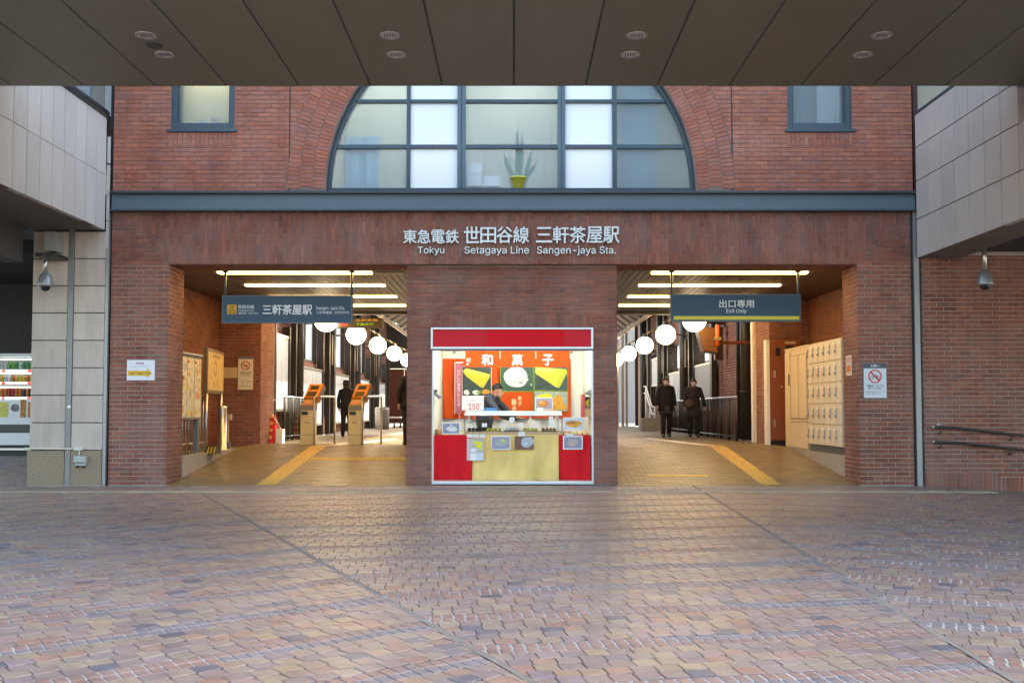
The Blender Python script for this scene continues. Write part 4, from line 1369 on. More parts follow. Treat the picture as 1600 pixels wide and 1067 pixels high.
# niches either side
for sx, side in ((-1, 'left'), (1, 'right')):
    nx0 = 6.18
    t = thing('niche_wall', f'warm-lit brick side wall of the {side} entrance niche', 'brick wall', (sx * nx0, 3, HF))
    FE = east(-nx0) if sx < 0 else west(nx0)
    a0, a1 = (TH, 5.25) if sx < 0 else (-5.25, -TH)
    B().slab(FE, a0 - (.4 if sx > 0 else 0), a1 + (.4 if sx < 0 else 0), .3, ZC + .3, -.3, -.008).build('mortar_backing', MORT_DK, t)
    lay(t, 'brick', FE, bond(a0, a1, HF - .05, ZC - .01, .21, .0605, .0095), BR_LO, massname='brickwork', limit=120)
    t = thing('niche_end_wall', f'brick end wall facing out at the back of the {side} niche', 'brick wall', (sx * 5.7, 5.25, HF))
    F = front(5.25)
    b0, b1 = (-nx0, -5.30) if sx < 0 else (5.35, nx0)
    B().slab(F, b0 + .0, b1, .3, ZC + .3, -1.18, -.008).build('mortar_backing', MORT_DK, t)
    lay(t, 'brick', F, bond(b0, b1, HF - .05, ZC - .01, .21, .0605, .0095), BR_LO, massname='brickwork', limit=300)
    xe = -5.30 if sx < 0 else 5.35
    FE = east(xe) if sx < 0 else west(xe)
    a0, a1 = (5.25, 6.43) if sx < 0 else (-6.43, -5.25)
    lay(t, 'end_brick', FE, bond(a0, a1, HF, ZC - .01, .21, .0605, .0095), BR_PA, w0=-.02, w1=.004, massname='end_brickwork', limit=200)
    # concrete plinth beside the ramp
    p = thing('plinth', f'low concrete plinth edge beside the {side} ramp', 'plinth', (sx * 5.42, 2, 0))
    x0, x1 = (-5.47, -5.40) if sx < 0 else (5.40, 5.47)
    B().box(x0, x1, TH + .002, 4.3, -.05, HF - .03).build('kerb', CONC, p)

# hanging signs
SD = 16.4
SY = YD(SD)
FS = front(SY - .06)


def hanging_sign(label, x0, x1, y0, y1, rods):
    a0, z1 = at(x0, y0, SD - .06); a1, z0 = at(x1, y1, SD - .06)
    t = thing('hanging_sign', label, 'sign', ((a0 + a1) / 2, SY, z0))
    B().box(a0, a1, SY - .06, SY + .06, z0, z1).build('box', SIGN_B, t)
    m = B()
    m.slab(FS, a0 - .012, a0, z0 - .012, z1 + .012, -.125, .008); m.slab(FS, a1, a1 + .012, z0 - .012, z1 + .012, -.125, .008)
    m.slab(FS, a0, a1, z1, z1 + .012, -.125, .008); m.slab(FS, a0, a1, z0 - .012, z0, -.125, .008)
    m.build('frame', mat('sign_edge', (.10, .14, .18), .4, metal=.3), t)
    for r in rods:
        xr = AX(r, 440, SD)
        B().tube([(xr, SY, z1), (xr, SY, ZC)], .022, 10).build('rod', mat('rod_grey', (.10, .13, .16), .4, metal=.4), t, True)
        B().lathe((xr, SY, ZC - .02), [(.05, 0), (.05, .02)], 14).build('rose', DKSTEEL, t)
    return t


def sx_(px): return AX(px, 483, SD - .06)
def sz_(py): return AZ(py, SD - .06)


hs = hanging_sign('hanging blue sign with the station name and yellow SG 01 badge', 348.5, 549, 463, 503.5, (352, 549.5))
B().slab(FS, sx_(355), sx_(369.5), sz_(491), sz_(476), 0, .006, .004).build('badge', YEL_A, hs)
lettering(FS, 'SG', sx_(359), sx_(366), sz_(482), sz_(477.8), .006, .003, TXT_K, hs, bold=.02)
lettering(FS, '01', sx_(357.5), sx_(367.5), sz_(489.8), sz_(483.4), .006, .003, TXT_K, hs, bold=.02)
lettering(FS, '世田谷線', sx_(372), sx_(397), sz_(482.5), sz_(476.5), 0, .004, TXT_W, hs)
lettering(FS, 'Setagaya Line', sx_(372), sx_(397), sz_(487), sz_(484), 0, .004, TXT_W, hs)
lettering(FS, '世田谷线  세타가야선', sx_(372), sx_(403.5), sz_(491), sz_(488), 0, .004, TXT_W, hs)
lettering(FS, '三軒茶屋駅', sx_(410.5), sx_(487.5), sz_(491.5), sz_(476), 0, .004, TXT_W, hs, bold=.016)
lettering(FS, 'Sangen-jaya Sta.', sx_(494), sx_(539), sz_(485), sz_(478.8), 0, .004, TXT_W, hs)
lettering(FS, '三轩茶屋站  산겐자야역', sx_(494), sx_(545), sz_(490.5), sz_(486), 0, .004, TXT_W, hs)
hs = hanging_sign('hanging blue Exit Only sign with a yellow stripe', 1049, 1250, 461, 501, (1049.5, 1247))
lettering(FS, '出口専用', sx_(1124), sx_(1178), sz_(480.5), sz_(468.5), 0, .004, TXT_W, hs, bold=.01)
lettering(FS, 'Exit Only', sx_(1135), sx_(1166.5), sz_(490.2), sz_(482.8), 0, .004, TXT_W, hs)
B().slab(FS, sx_(1052.5), sx_(1248.5), sz_(499.5), sz_(494), 0, .006).build('stripe', YEL, hs)

# LED departure board
LD = 23.2
F = front(YD(LD))
a0, z1 = at(527, 486, LD); a1, z0 = at(598, 512.5, LD)
lb_ = thing('departure_board', 'small dark LED train board under the end of the left ceiling', 'display', ((a0 + a1) / 2, YD(LD), z0))
B().slab(F, a0, a1, z0, AZ(497, LD), -.12, 0, .004).build('case', mat('board_brown', (.075, .06, .045), .5), lb_)
B().slab(F, a0, a1, AZ(488, LD), AZ(486, LD), -.12, 0).build('top_rail', DKSTEEL, lb_)
for q in (a0 + .02, a1 - .03): B().box(q, q + .02, YD(LD), YD(LD) + .06, AZ(497, LD), ZC + .1).build('hanger', STEEL, lb_)
lettering(F, '三軒茶屋', AX(556, 500, LD), AX(590, 500, LD), AZ(502, LD), AZ(498.5, LD), 0, .003, LED_A, lb_)
lettering(F, '下高井戸', AX(556, 508, LD), AX(583, 508, LD), AZ(508.8, LD), AZ(504.5, LD), 0, .003, LED_G, lb_)
B().slab(F, AX(532, 506, LD), AX(543, 506, LD), AZ(509, LD), AZ(504, LD), 0, .003).build('red_lamp', LED_R, lb_)

# ---- left niche furniture
mbx = -5.53
mb = thing('map_board', 'glazed three-part map board on grey posts in the left niche', 'notice board', (mbx, 1.5, HF))
FM = east(mbx)
ya, yb = YD(16.42), YD(17.6)
zb0, zb1 = AZ(656, 16.5), AZ(552, 16.5)
B().slab(FM, ya, yb, zb0, zb1, -.09, 0, .003).build('board', GREY_P, mb)
MAPP = mat('street_map_print', (.62, .60, .46), .5, var=.5, scale=9)
for i in range(3):
    y0 = ya + .03 + i * (yb - ya - .03) / 3; y1 = y0 + (yb - ya - .03) / 3 - .03
    B().slab(FM, y0, y1, zb0 + .04, zb1 - .05, .001, .005).build('map_sheet', MAPP, mb)
    r = random.Random(i)
    for q in range(7):
        yy = r.uniform(y0 + .02, y1 - .12); zz = r.uniform(zb0 + .1, zb1 - .2)
        B().prism(FM, blob(yy + .05, zz, r.uniform(.03, .08), r.uniform(.02, .09), 10, .2, q), .005, .007).build('map_patch', [mat('map_orange', (.65, .33, .10), .6), mat('map_grey', (.45, .45, .42), .6), mat('map_yellow', (.70, .58, .15), .6)][q % 3], mb)
    B().slab(FM, y0, y0 + .10, zb1 - .14, zb1 - .10, .005, .007).build('heading', TXT_R, mb)
for y0 in (ya + .08, yb - .06):
    B().box(mbx - .1, mbx - .02, y0 - .05, y0 + .05, HF - .06, zb0).build('post', GREY_P, mb)
B().slab(FM, ya, yb, zb1, zb1 + .03, -.10, .03, .003).build('cap', STEEL, mb)
ba = thing('area_map', 'wood-framed yellowish area map leaning behind the map board', 'notice board', (-5.56, 2.6, HF))
FB2 = Fr((-5.52, YD(17.9), 0), Vector((-.1, 1, 0)).normalized(), (0, 0, 1), Vector((1, .1, 0)).normalized())
z0, z1 = AZ(614, 17.9), AZ(543, 17.9)
B().slab(FB2, 0, 1.55, z0, z1, -.06, 0, .004).build('frame', mat('brown_wood_frame', (.17, .11, .05), .5), ba)
B().slab(FB2, .06, 1.49, z0 + .06, z1 - .06, .001, .006).build('sheet', mat('old_map_print', (.62, .47, .20), .6, var=.25, scale=12), ba)
for q, (cu, cv_, ru, rv) in enumerate([(.7, z1 - .35, .38, .14), (.6, z1 - .65, .3, .05), (.9, z0 + .2, .35, .06)]):
    ring(FB2, cu, cv_, rv * .8, rv, .006, .009, 18).build('map_outline', mat('map_brown', (.30, .18, .06), .6), ba)
lettering(FB2, '周辺案内図', .45, 1.1, z1 - .16, z1 - .09, .006, .002, TXT_G, ba)
for q in (.1, 1.45):
    B().tube([FB2.p(q, HF - .06, -.03), FB2.p(q, z0, -.03)], .03, 10).build('post', STEEL, ba, True)
gt = thing('folding_gate', 'folded steel bar gate standing below the area map', 'gate', (-5.6, 3, HF))
for i in range(9):
    yy = YD(17.2) + i * .16
    B().tube([(-5.72, yy, HF - .05), (-5.72, yy, HF + .98)], .014, 8).build('bar', STEEL, gt, True)
for zz in (.12, .98):
    B().tube([(-5.72, YD(17.1), HF + zz), (-5.72, YD(18.6), HF + zz)], .017, 8).build('rail', STEEL, gt, True)
bl = thing('steel_post', 'shiny steel cylinder post beside the folded gate', 'post', (AX(347, 670, 18.9), YD(18.9), HF))
bxx = bl.location.x
B().lathe((bxx, YD(18.9), HF - .05), [(.001, 0), (.13, 0), (.13, .02), (.085, .03), (.085, .80), (.07, .84), (.001, .85)], 20).build('tube', STEEL, bl, True)
hzb = thing('hazard_block', 'low block with black and yellow stripes at the plinth', 'hazard block', (AX(329, 705, 17.6), YD(17.6), HF))
x0, x1 = AX(322, 705, 17.6), AX(337, 705, 17.6)
B().box(x0, x1, YD(17.6), YD(17.9), HF - .06, HF + .07).build('body', BLACK, hzb)
for k in range(3):
    a = x0 + .005 + k * (x1 - x0) / 3
    B().prism(front(YD(17.6) - .001), [(a, HF - .055), (a + .03, HF - .055), (a + .06, HF + .065), (a + .03, HF + .065)], 0, .004).build('stripe', YEL_A, hzb)
pb = thing('switch_post', 'small beige switch box on a thin post by the niche wall', 'switch box', (AX(356, 690, 19.9), YD(19.9), HF))
xq = pb.location.x
B().tube([(xq, YD(19.9), HF - .05), (xq, YD(19.9), AZ(654, 19.9))], .022, 8).build('post', mat('beige_paint', (.50, .42, .28), .5), pb)
B().box(xq - .065, xq + .065, YD(19.9) - .06, YD(19.9) + .06, AZ(656, 19.9), AZ(647, 19.9)).build('box', mat('beige_paint', (.5, .4, .3)), pb)
B().box(xq - .05, xq + .05, YD(19.9) - .05, YD(19.9) + .05, HF - .06, HF + .08).build('foot', GREY_P, pb)
ND = D0 + 5.23
FNS = front(YD(ND))
ns = thing('no_smoking_sign', 'white notice with red no-smoking circle on the left niche end wall', 'sign', (AX(384, 590, ND), YD(ND), AZ(610, ND)))
def nX(px): return AX(px, 585, ND)
def nZ(py): return AZ(py, ND)
B().slab(FNS, nX(372), nX(395.5), nZ(609), nZ(557), 0, .012, .002).build('panel', mat('notice_white', (.72, .68, .58), .5), ns)
B().slab(FNS, nX(372), nX(395.5), nZ(561), nZ(556.5), .0, .016).build('header', GREY_P, ns)
ring(FNS, nX(383.7), nZ(571), .075, .095, .012, .015).build('red_ring', TXT_R, ns)
c_, s_ = nX(383.7), nZ(571)
B().prism(FNS, [(c_ - .066, s_ + .055), (c_ - .054, s_ + .067), (c_ + .066, s_ - .055), (c_ + .054, s_ - .067)][::-1], .0125, .016).build('red_slash', TXT_R, ns)
B().slab(FNS, c_ - .05, c_ + .045, s_ - .014, s_ + .006, .012, .014).build('pictogram', TXT_K, ns)
lettering(FNS, '駅構内禁煙', nX(376), nX(392), nZ(584.5), nZ(581), .012, .002, TXT_K, ns)
lettering(FNS, 'No Smoking', nX(377), nX(391), nZ(588), nZ(585.5), .012, .002, TXT_K, ns)
for q in (379, 387.5):
    ring(FNS, nX(q), nZ(596.5), .022, .03, .012, .014, 14).build('pictogram', TXT_G, ns)
lettering(FNS, 'ご協力をお願いします', nX(374.5), nX(393), nZ(604), nZ(602), .012, .002, TXT_K, ns)
ps_ = thing('paper_notice', 'blank cream paper strip taped beside the no-smoking sign', 'paper', (nX(357), YD(ND), nZ(590)))
for a, b in ((345, 357.5), (357.8, 371)): B().slab(FNS, nX(a), nX(b), nZ(590.5), nZ(574), 0, .004).build('sheet', mat('cream_paper', (.66, .50, .34), .7), ps_)

# ---- right niche furniture: lockers
LX = 5.42
ly0, ly1, ly2 = YD(16.42), YD(18.32), YD(19.88)
lz0, lz1 = .41, AZ(527, 16.4)
lk = thing('coin_lockers', 'cream coin locker bank, six columns of five doors, by the right pier', 'lockers', (LX + .3, (ly0 + ly1) / 2, lz0))
FL = west(LX)
B().box(LX + .006, LX + .6, ly0, ly1, lz0 + .15, lz1).build('cabinet', CREAM, lk)
B().box(LX + .02, LX + .58, ly0 + .005, ly1 - .005, lz0 - .03, lz0 + .148).build('plinth', mat('locker_plinth', (.08, .08, .075), .6), lk)
cw = (ly1 - ly0) / 6; rh = (lz1 - lz0 - .15) / 5
rr = random.Random(4)
for c in range(6):
    for r in range(5):
        y0 = -(ly0 + (c + 1) * cw) + .008; y1 = -(ly0 + c * cw) - .008
        z0 = lz0 + .15 + r * rh + .008; z1 = z0 + rh - .016
        d = B().slab(FL, y0, y1, z0, z1, -.004, .014, .004).build('door', CREAM_D, lk)
        k = B(); k.slab(FL, y0 + .015, y0 + .055, z0 + .10, z0 + .27, .0142, .03, .004)
        k.build('lock_plate', mat('lock_metal', (.40, .38, .34), .35, metal=.7), d)
        B().tube([FL.p(y0 + .035, z0 + .14, .03), FL.p(y0 + .035, z0 + .14, .05)], .014, 8).build('key', mat('key_blue_grey', (.22, .26, .30), .4) if rr.random() < .8 else ORANGE_P, d)
        B().slab(FL, y1 - .10, y1 - .03, z1 - .09, z1 - .05, .0142, .016).build('number_plate', PAPER, d)
cb = thing('cream_cabinet', 'tall cream cabinet with two long recessed panels next to the lockers', 'cabinet', (LX + .3, (ly1 + ly2) / 2, HF))
z1 = AZ(541, 18.4)
B().box(LX + .01, LX + .6, ly1 + .01, ly2, HF - .06, z1).build('body', CREAM, cb)
m = B()
q0, q1 = -(ly2) + .03, -(ly1) - .03
m.slab(FL, q0, q0 + .36, HF + .0, z1 - .05, -.0, .012, .003)
m.build('left_door', CREAM, cb)
B().slab(FL, q0 + .38, q1, HF + .52, z1 - .12, -.008, -.004).build('recess_back', mat('recess_tan', (.36, .27, .14), .6), cb)
for k in range(2):
    a = q0 + .42 + k * .54
    B().slab(FL, a, a + .48, HF + .56, z1 - .14, -.004, .016, .006).build('panel', CREAM, cb)
B().slab(FL, q0 + .38, q1, HF + .0, HF + .5, -.003, .014, .004).build('lower_panel', CREAM, cb)
B().slab(FL, q0 + .38, q1, HF + .502, HF + .53, -.003, .03, .004).build('ledge', CREAM, cb)
B().slab(FL, q0 + .30, q0 + .325, HF + 1.2, HF + 1.42, .012, .03, .004).build('handle', BLACK, cb)
B().box(LX - .005, LX + .61, ly1 + .01, ly2, z1, z1 + .03).build('top', CREAM, cb)
# red-brown steel cupboard
RDp = 20.55
FR_ = front(YD(RDp))
x0, x1 = AX(1203, 640, RDp), AX(1252, 640, RDp)
z0, z1 = AZ(688, RDp), AZ(531, RDp)
rcup = thing('steel_cupboard', 'tall red-brown steel cupboard behind the cream cabinet', 'cupboard', ((x0 + x1) / 2, YD(RDp), HF))
B().slab(FR_, x0, x1, z0, z1, -.22, 0, .003).build('body', RUST_P, rcup)
zm = AZ(639, RDp)
B().slab(FR_, x0 + .012, x1 - .01, z0 + .012, zm - .004, .0005, .012, .004).build('lower_door', RUST_P, rcup)
B().slab(FR_, x0 + .012, x1 - .01, zm + .004, z1 - .012, .0005, .012, .004).build('upper_door', RUST_P, rcup)
B().slab(FR_, x0, x1, HF - .05, z0 - .001, -.2, -.02).build('plinth', BLACK, rcup)
for yy in (584, 661):
    xa = AX(1210, yy, RDp)
    B().slab(FR_, xa - .022, xa + .022, AZ(yy + 6, RDp), AZ(yy - 5, RDp), .012, .03, .006).build('handle', STEEL, rcup)
B().slab(FR_, AX(1211.5, 550, RDp), AX(1219, 550, RDp), AZ(556, RDp), AZ(543, RDp), .012, .016).build('vent', BLACK, rcup)
B().slab(FR_, AX(1227, 550, RDp), AX(1239, 550, RDp), AZ(552, RDp), AZ(536, RDp) - .05, .012, .016).build('vent', BLACK, rcup)
B().slab(FR_, AX(1226, 535, RDp), AX(1243, 535, RDp), AZ(537.5, RDp), AZ(533.5, RDp), .012, .016).build('plate', mat('plate_buff', (.55, .42, .25), .6), rcup)
B().lathe((AX(1221, 604, RDp), YD(RDp) - .012, AZ(604, RDp)), [(.02, 0), (.02, .012), (.001, .014)], 12, (0, -1, 0)).build('knob', mat('knob_buff', (.6, .5, .35), .5), rcup)
tag(B().slab(FR_, AX(1197.5, 600, RDp), AX(1202.5, 600, RDp), HF, z1, -.2, .02).build('white_trim', WHITE), 'white upright strip along the left side of the red-brown cupboard', 'trim')
tag(B().slab(front(6.42), AX(1176, 600, 21.97), AX(1184, 600, 21.97), HF, AZ(503, 21.97), -.15, .02).build('white_door_edge', WHITE), 'tall white door edge beside the brick return on the right', 'door')

# ---- signs on the piers
FP = front(-.002)
ar = thing('arrow_sign', 'white paper sign with a yellow arrow on the left brick pier', 'sign', (fx(220, 578), -.01, fz(594)))
def qX(px): return fx(px, 578)
B().slab(FP, qX(198.5), qX(242), fz(594), fz(562.5), .001, .006).build('sheet', mat('sign_paper', (.74, .76, .80), .6), ar)
lettering(FP, '世田谷線', qX(212.5), qX(225), fz(569), fz(566), .006, .001, TXT_M, ar, bold=.01)
for i, ch in enumerate('スタンプラリ'):
    lettering(FP, ch, qX(205 + 4.9 * i), qX(207.6 + 4.9 * i), fz(574.3), fz(571.8), .006, .001, TXT_G, ar)
B().prism(FP, [(qX(200), fz(587)), (qX(230), fz(587)), (qX(230), fz(591)), (qX(238.5), fz(583)), (qX(230), fz(575)), (qX(230), fz(579)), (qX(200), fz(579))], .006, .008).build('arrow', YEL_A, ar)
lettering(FP, 'スタンプ台はこちら', qX(203), qX(234.5), fz(585), fz(581.3), .008, .001, TXT_K, ar, bold=.01)
bs = thing('no_bicycles_sign', 'framed white sign forbidding bicycles on the right brick pier', 'sign', (fx(1366, 596), -.01, fz(622)))
def bX(px): return fx(px, 596)
B().slab(FP, bX(1348), bX(1385), fz(622.5), fz(567), .001, .02, .003).build('frame', GREY_P, bs)
B().slab(FP, bX(1349), bX(1384), fz(621.5), fz(575.5), .02, .023).build('panel', mat('sign_white', (.62, .67, .72), .5), bs)
B().slab(FP, bX(1349), bX(1384), fz(575), fz(568), .02, .023).build('header', mat('sign_header', (.06, .08, .09), .5), bs)
lettering(FP, 'お願い', bX(1360), bX(1373.5), fz(573.6), fz(569.6), .023, .001, TXT_W, bs)
c_, s_ = bX(1366.3), fz(588)
ring(FP, c_, s_, .088, .106, .023, .026).build('red_ring', TXT_R, bs)
B().prism(FP, [(c_ - .078, s_ + .062), (c_ + .062, s_ - .078), (c_ + .078, s_ - .062), (c_ - .062, s_ + .078)], .0245, .027).build('red_slash', TXT_R, bs)
for q in (-.045, .045): ring(FP, c_ + q, s_ - .02, .022, .028, .023, .025, 14).build('wheel_mark', TXT_K, bs)
B().prism(FP, [(c_ - .045, s_ - .022), (c_ - .01, s_ + .02), (c_ + .03, s_ + .02), (c_ + .045, s_ - .02), (c_ + .038, s_ - .02), (c_ + .025, s_ + .012), (c_ - .008, s_ + .012), (c_ - .037, s_ - .022)][::-1], .023, .025).build('bicycle_mark', TXT_K, bs)
lettering(FP, '自転車・バイクの', bX(1353.5), bX(1380), fz(604.2), fz(600.8), .023, .001, TXT_K, bs, bold=.01)
lettering(FP, '乗り入れ禁止', bX(1355.5), bX(1377.5), fz(608), fz(604.8), .023, .001, TXT_K, bs, bold=.01)
lettering(FP, '歩行者の通行の妨げとなります', bX(1351), bX(1382), fz(613.2), fz(611), .023, .001, TXT_K, bs)
lettering(FP, 'ご協力をお願いします', bX(1351), bX(1375), fz(616.2), fz(614), .023, .001, TXT_K, bs)
FRV = west(XPR)
rp = thing('reveal_poster', 'small white poster with an orange square on the right pier reveal', 'poster', (XPR, .35, fz(585)))
B().slab(FRV, -.58, -.30, fz(585.5), fz(552.5), .003, .007).build('sheet', mat('poster_buff', (.72, .60, .48), .6), rp)
B().slab(FRV, -.53, -.35, fz(579), fz(569.5), .007, .009).build('orange_square', mat('poster_orange', (.75, .18, .02), .6), rp)
lettering(FRV, '注意', -.52, -.36, fz(563), fz(556), .007, .001, TXT_R, rp)

# ================================================================== PASSAGE BEYOND
PD1 = 47.


def passage_wall(sx, side):
    xw = 5.85
    t = thing('passage_wall', f'long brick wall with tall windows along the {side} passage', 'brick wall', (sx * xw, 18, HF))
    FE = east(-xw) if sx < 0 else west(xw)
    def yr(d0, d1): return (YD(d0), YD(d1)) if sx < 0 else (-YD(d1), -YD(d0))
    holes = []
    d = 26.3 if sx < 0 else 28.4
    pitch = 4.8 if sx < 0 else 5.2
    while d < 44:
        a, b = yr(d, d + 3.1 if sx < 0 else d + 2.7)
        holes.append((a, b, 2.55, 4.15) if sx < 0 else (a, b, 2.62, 3.55))
        a, b = yr(d + 3.4, d + 4.5)
        holes.append((a, b, .95, 2.35) if sx < 0 else (a, b, 3.0, 4.4))
        if sx > 0 and d > 33: pass
        d += pitch
    a, b = yr(21.9, PD1)
    m = B(); walled(m, FE, a, b, .3, 5.6, -.3, -.008, holes); m.build('mortar_backing', MORT_LO, t)
    polys = []
    for p, k in bond(a, b, HF, 5.6, .21, .0605, .0095):
        ps = [p]
        for h in holes: ps = [q for pp in ps for q in minus_rect(pp, h)]
        for q in ps: polys.append((q, k if q is p else None))
    lay(t, 'brick', FE, polys, BR_PA, massname='brickwork', limit=80)
    for h in holes:
        w = B(); e = .05
        w.slab(FE, h[0], h[0] + e, h[2], h[3], -.2, .01); w.slab(FE, h[1] - e, h[1], h[2], h[3], -.2, .01)
        w.slab(FE, h[0] + e, h[1] - e, h[3] - e, h[3], -.2, .01); w.slab(FE, h[0] + e, h[1] - e, h[2], h[2] + e, -.2, .01)
        mid = (h[0] + h[1]) / 2
        w.slab(FE, mid - .02, mid + .02, h[2] + e, h[3] - e, -.2, .008)
        wo = w.build('window', DKSTEEL, t)
        for q0, q1 in ((h[0] + e, mid - .02), (mid + .02, h[1] - e)):
            B().slab(FE, q0, q1, h[2] + e, h[3] - e, -.12, -.115).build('pane', TRANSL, wo)
    return t, FE, yr


tL, FEL, yrL = passage_wall(-1, 'left')
tR, FER, yrR = passage_wall(1, 'right')


def board(label, sx, FE, d0, d1, z0, z1, mt, posts=True, top=None, group='poster boards along the passage', panes=2):
    a, b = (YD(d0), YD(d1)) if sx < 0 else (-YD(d1), -YD(d0))
    F = Fr(FE.o + FE.n * .20, FE.u, FE.v, FE.n)
    t = thing('poster_board', label, 'poster board', F.p((a + b) / 2, HF), group)
    m = B()
    if posts:
        for q in (a, b - .12): B().slab(F, q, q + .12, HF, top or z1 + .3, -.15, .04).build('post', DKSTEEL, t)
    fr_ = B()
    fr_.slab(F, a + .12, b - .12, z1, z1 + .06, -.08, .02); fr_.slab(F, a + .12, b - .12, z0 - .06, z0, -.08, .02)
    fr_.build('frame', STEEL, t)
    n = panes
    w = (b - a - .24) / n
    for i in range(n):
        B().slab(F, a + .12 + i * w + .01, a + .12 + (i + 1) * w - .01, z0, z1, -.04, 0, .003).build('sheet', mt, t)
    return t


POST_W = mat('poster_white', (.50, .53, .55), .4, var=.25, scale=3)
POST_G = mat('poster_grey', (.33, .34, .35), .5, var=.08, scale=5)
board('tall glazed white poster board beside the first left globe lamp', -1, FEL, 23.4, 25.0, 1.20, 2.95, POST_W, top=3.25)
for k, (d0, lab) in enumerate(((26.4, 'wide pale poster board under the first bright left window'), (31.2, 'pale poster board behind the second ticket reader'), (36.0, 'narrow pale poster board far down the left passage'), (40.8, 'last tall white poster board at the far left end'))):
    board(lab, -1, FEL, d0, d0 + 3.0, .80, 2.30, POST_W, top=4.0 if k < 2 else 3.2)
board('grey covered board behind the walker with the shoulder bag', 1, FER, 28.4, 31.2, 1.22, 2.5, POST_G, top=3.6, panes=1)
board('white poster board behind the walker in the open coat', 1, FER, 33.6, 36.4, 1.0, 2.45, POST_W, top=3.55)
board('small pale board on dark posts far down the right passage', 1, FER, 38.9, 40.9, 2.2, 3.2, POST_W, top=3.4)
# downpipes, boxes on the wall, railings
for sx, lst in ((1, [(23.8, .13, 'thick dark downpipe beside the white door edge'), (24.6, .05, 'thin dark downpipe next to the thick one'), (32.4, .12, 'dark downpipe between two boards of the right wall'), (37.6, .12, 'dark downpipe by the far right globe lamp'), (42.5, .12, 'farthest dark downpipe on the right wall')]), (-1, [(25.7, .12, 'dark downpipe after the first left poster board'), (35.3, .12, 'dark downpipe midway along the left wall'), (40.2, .12, 'farthest dark downpipe on the left wall')])):
    for d, r, lab in lst:
        x = sx * 5.55
        t = thing('downpipe', lab, 'downpipe', (x, YD(d), HF))
        B().tube([(x, YD(d), HF), (x, YD(d), 5.4)], r, 14).build('pipe', DKSTEEL, t, True)
        for zz in (1.6, 3.0, 4.2): B().lathe((x, YD(d), zz), [(r, 0), (r + .012, 0), (r + .012, .05), (r, .05)], 14).build('collar', DKSTEEL, t)
for sx, lst in ((-1, [(30.2, 'upper'), (35.0, 'upper'), (39.8, 'upper')]), (1, [(27.3, 'u'), (32.0, 'u'), (37.0, 'u')])):
    for i, (d, _u) in enumerate(lst):
        x = sx * 5.62
        t = thing('wall_speaker', ('first', 'second', 'third')[i] + f' long dark speaker box up on the {"left" if sx < 0 else "right"} passage wall', 'speaker', (x, YD(d), 2.7), 'speaker boxes on the passage walls')
        B().box(x - .11, x + .11, YD(d) - .09, YD(d) + .09, 2.55, 3.45).build('case', mat('speaker_bronze', (.09, .07, .045), .5), t)
        B().box(min(x, sx * 5.85), max(x, sx * 5.85), YD(d) - .02, YD(d) + .02, 3.0, 3.04).build('bracket', DKSTEEL, t)


def railing(label, x, d0, d1, n):
    t = thing('railing', label, 'railing', (x, YD(d0), HF))
    for zz in (.1, 1.02): B().tube([(x, YD(d0), HF + zz), (x, YD(d1), HF + zz)], .022, 8).build('rail', STEEL if zz > .5 else DKSTEEL, t, True)
    for i in range(n):
        yy = YD(d0) + (YD(d1) - YD(d0)) * i / (n - 1)
        B().tube([(x, yy, HF), (x, yy, HF + 1.02)], .012 if i % 5 else .025, 8).build('bar', DKSTEEL, t, True)


railing('low bar railing along the right wall before the boards', 5.15, 23.0, 28.2, 31)
railing('low bar railing under the grey covered board', 5.35, 28.6, 34.0, 31)
railing('low bar railing behind the red leaflet racks', -5.3, 23.0, 26.0, 19)

for sx in (-1, 1):
    ds = (22.9, 25.3, 26.1, 29.9, 30.7, 34.6, 35.6, 39.4, 40.6, 44.2) if sx < 0 else (24.1, 27.9, 31.5, 33.2, 36.8, 38.4, 41.2, 43.6, 45.5)
    for i, d in enumerate(ds):
        x = sx * 5.60
        nth = ('first', 'second', 'third', 'fourth', 'fifth', 'sixth', 'seventh', 'eighth', 'ninth', 'tenth')[i]
        t = thing('wall_post', f'{nth} dark square steel post up the {"left" if sx < 0 else "right"} passage wall, counted from the entrance', 'post', (x, YD(d), HF), 'steel posts along the passage walls')
        B().box(x - .07, x + .07, YD(d) - .07, YD(d) + .07, HF, 5.2).build('post', DKSTEEL, t)
        B().box(min(x, sx * 5.85), max(x, sx * 5.85), YD(d) - .03, YD(d) + .03, 3.6, 3.66).build('bracket', DKSTEEL, t)
# globe lamps
for sx, xg in ((-1, -4.37), (1, 4.2)):
    for i, d in enumerate((23.1, 27.5, 31.9, 36.3, 40.7)):
        zg = 3.27 - .01 * i
        side = 'left' if sx < 0 else 'right'
        t = thing('globe_lamp', f'{("first", "second", "third", "fourth", "fifth")[i]} glowing globe lamp along the {side} passage wall', 'globe lamp', (xg, YD(d), zg), 'globe lamps along the passages')
        o = B().ball((xg, YD(d), zg), .275, n=28, m=18).build('globe', GLOBE_E, t, True)
        B().lathe((xg, YD(d), zg + .26), [(.001, .10), (.05, .10), (.09, .03), (.10, 0), (.09, -.01)], 16).build('cap', mat('lamp_brass', (.16, .12, .06), .4, metal=.6), t, True)
        pts = [(xg, YD(d), zg + .36)]
        for k in range(1, 8):
            a = math.pi / 2 * k / 7
            pts.append((xg + sx * .9 * math.sin(a), YD(d), zg + .36 + .25 * math.sin(a * 2) * (1 - k / 14)))
        pts.append((sx * 5.84, YD(d), zg + .30))
        B().tube(pts, .028, 10).build('arm', mat('lamp_brass', (.16, .12, .06)), t, True)
        B().lathe((sx * 5.846, YD(d), zg + .30), [(.001, .03), (.09, .03), (.10, 0)], 16, (-sx, 0, 0)).build('wall_plate', DKSTEEL, t)

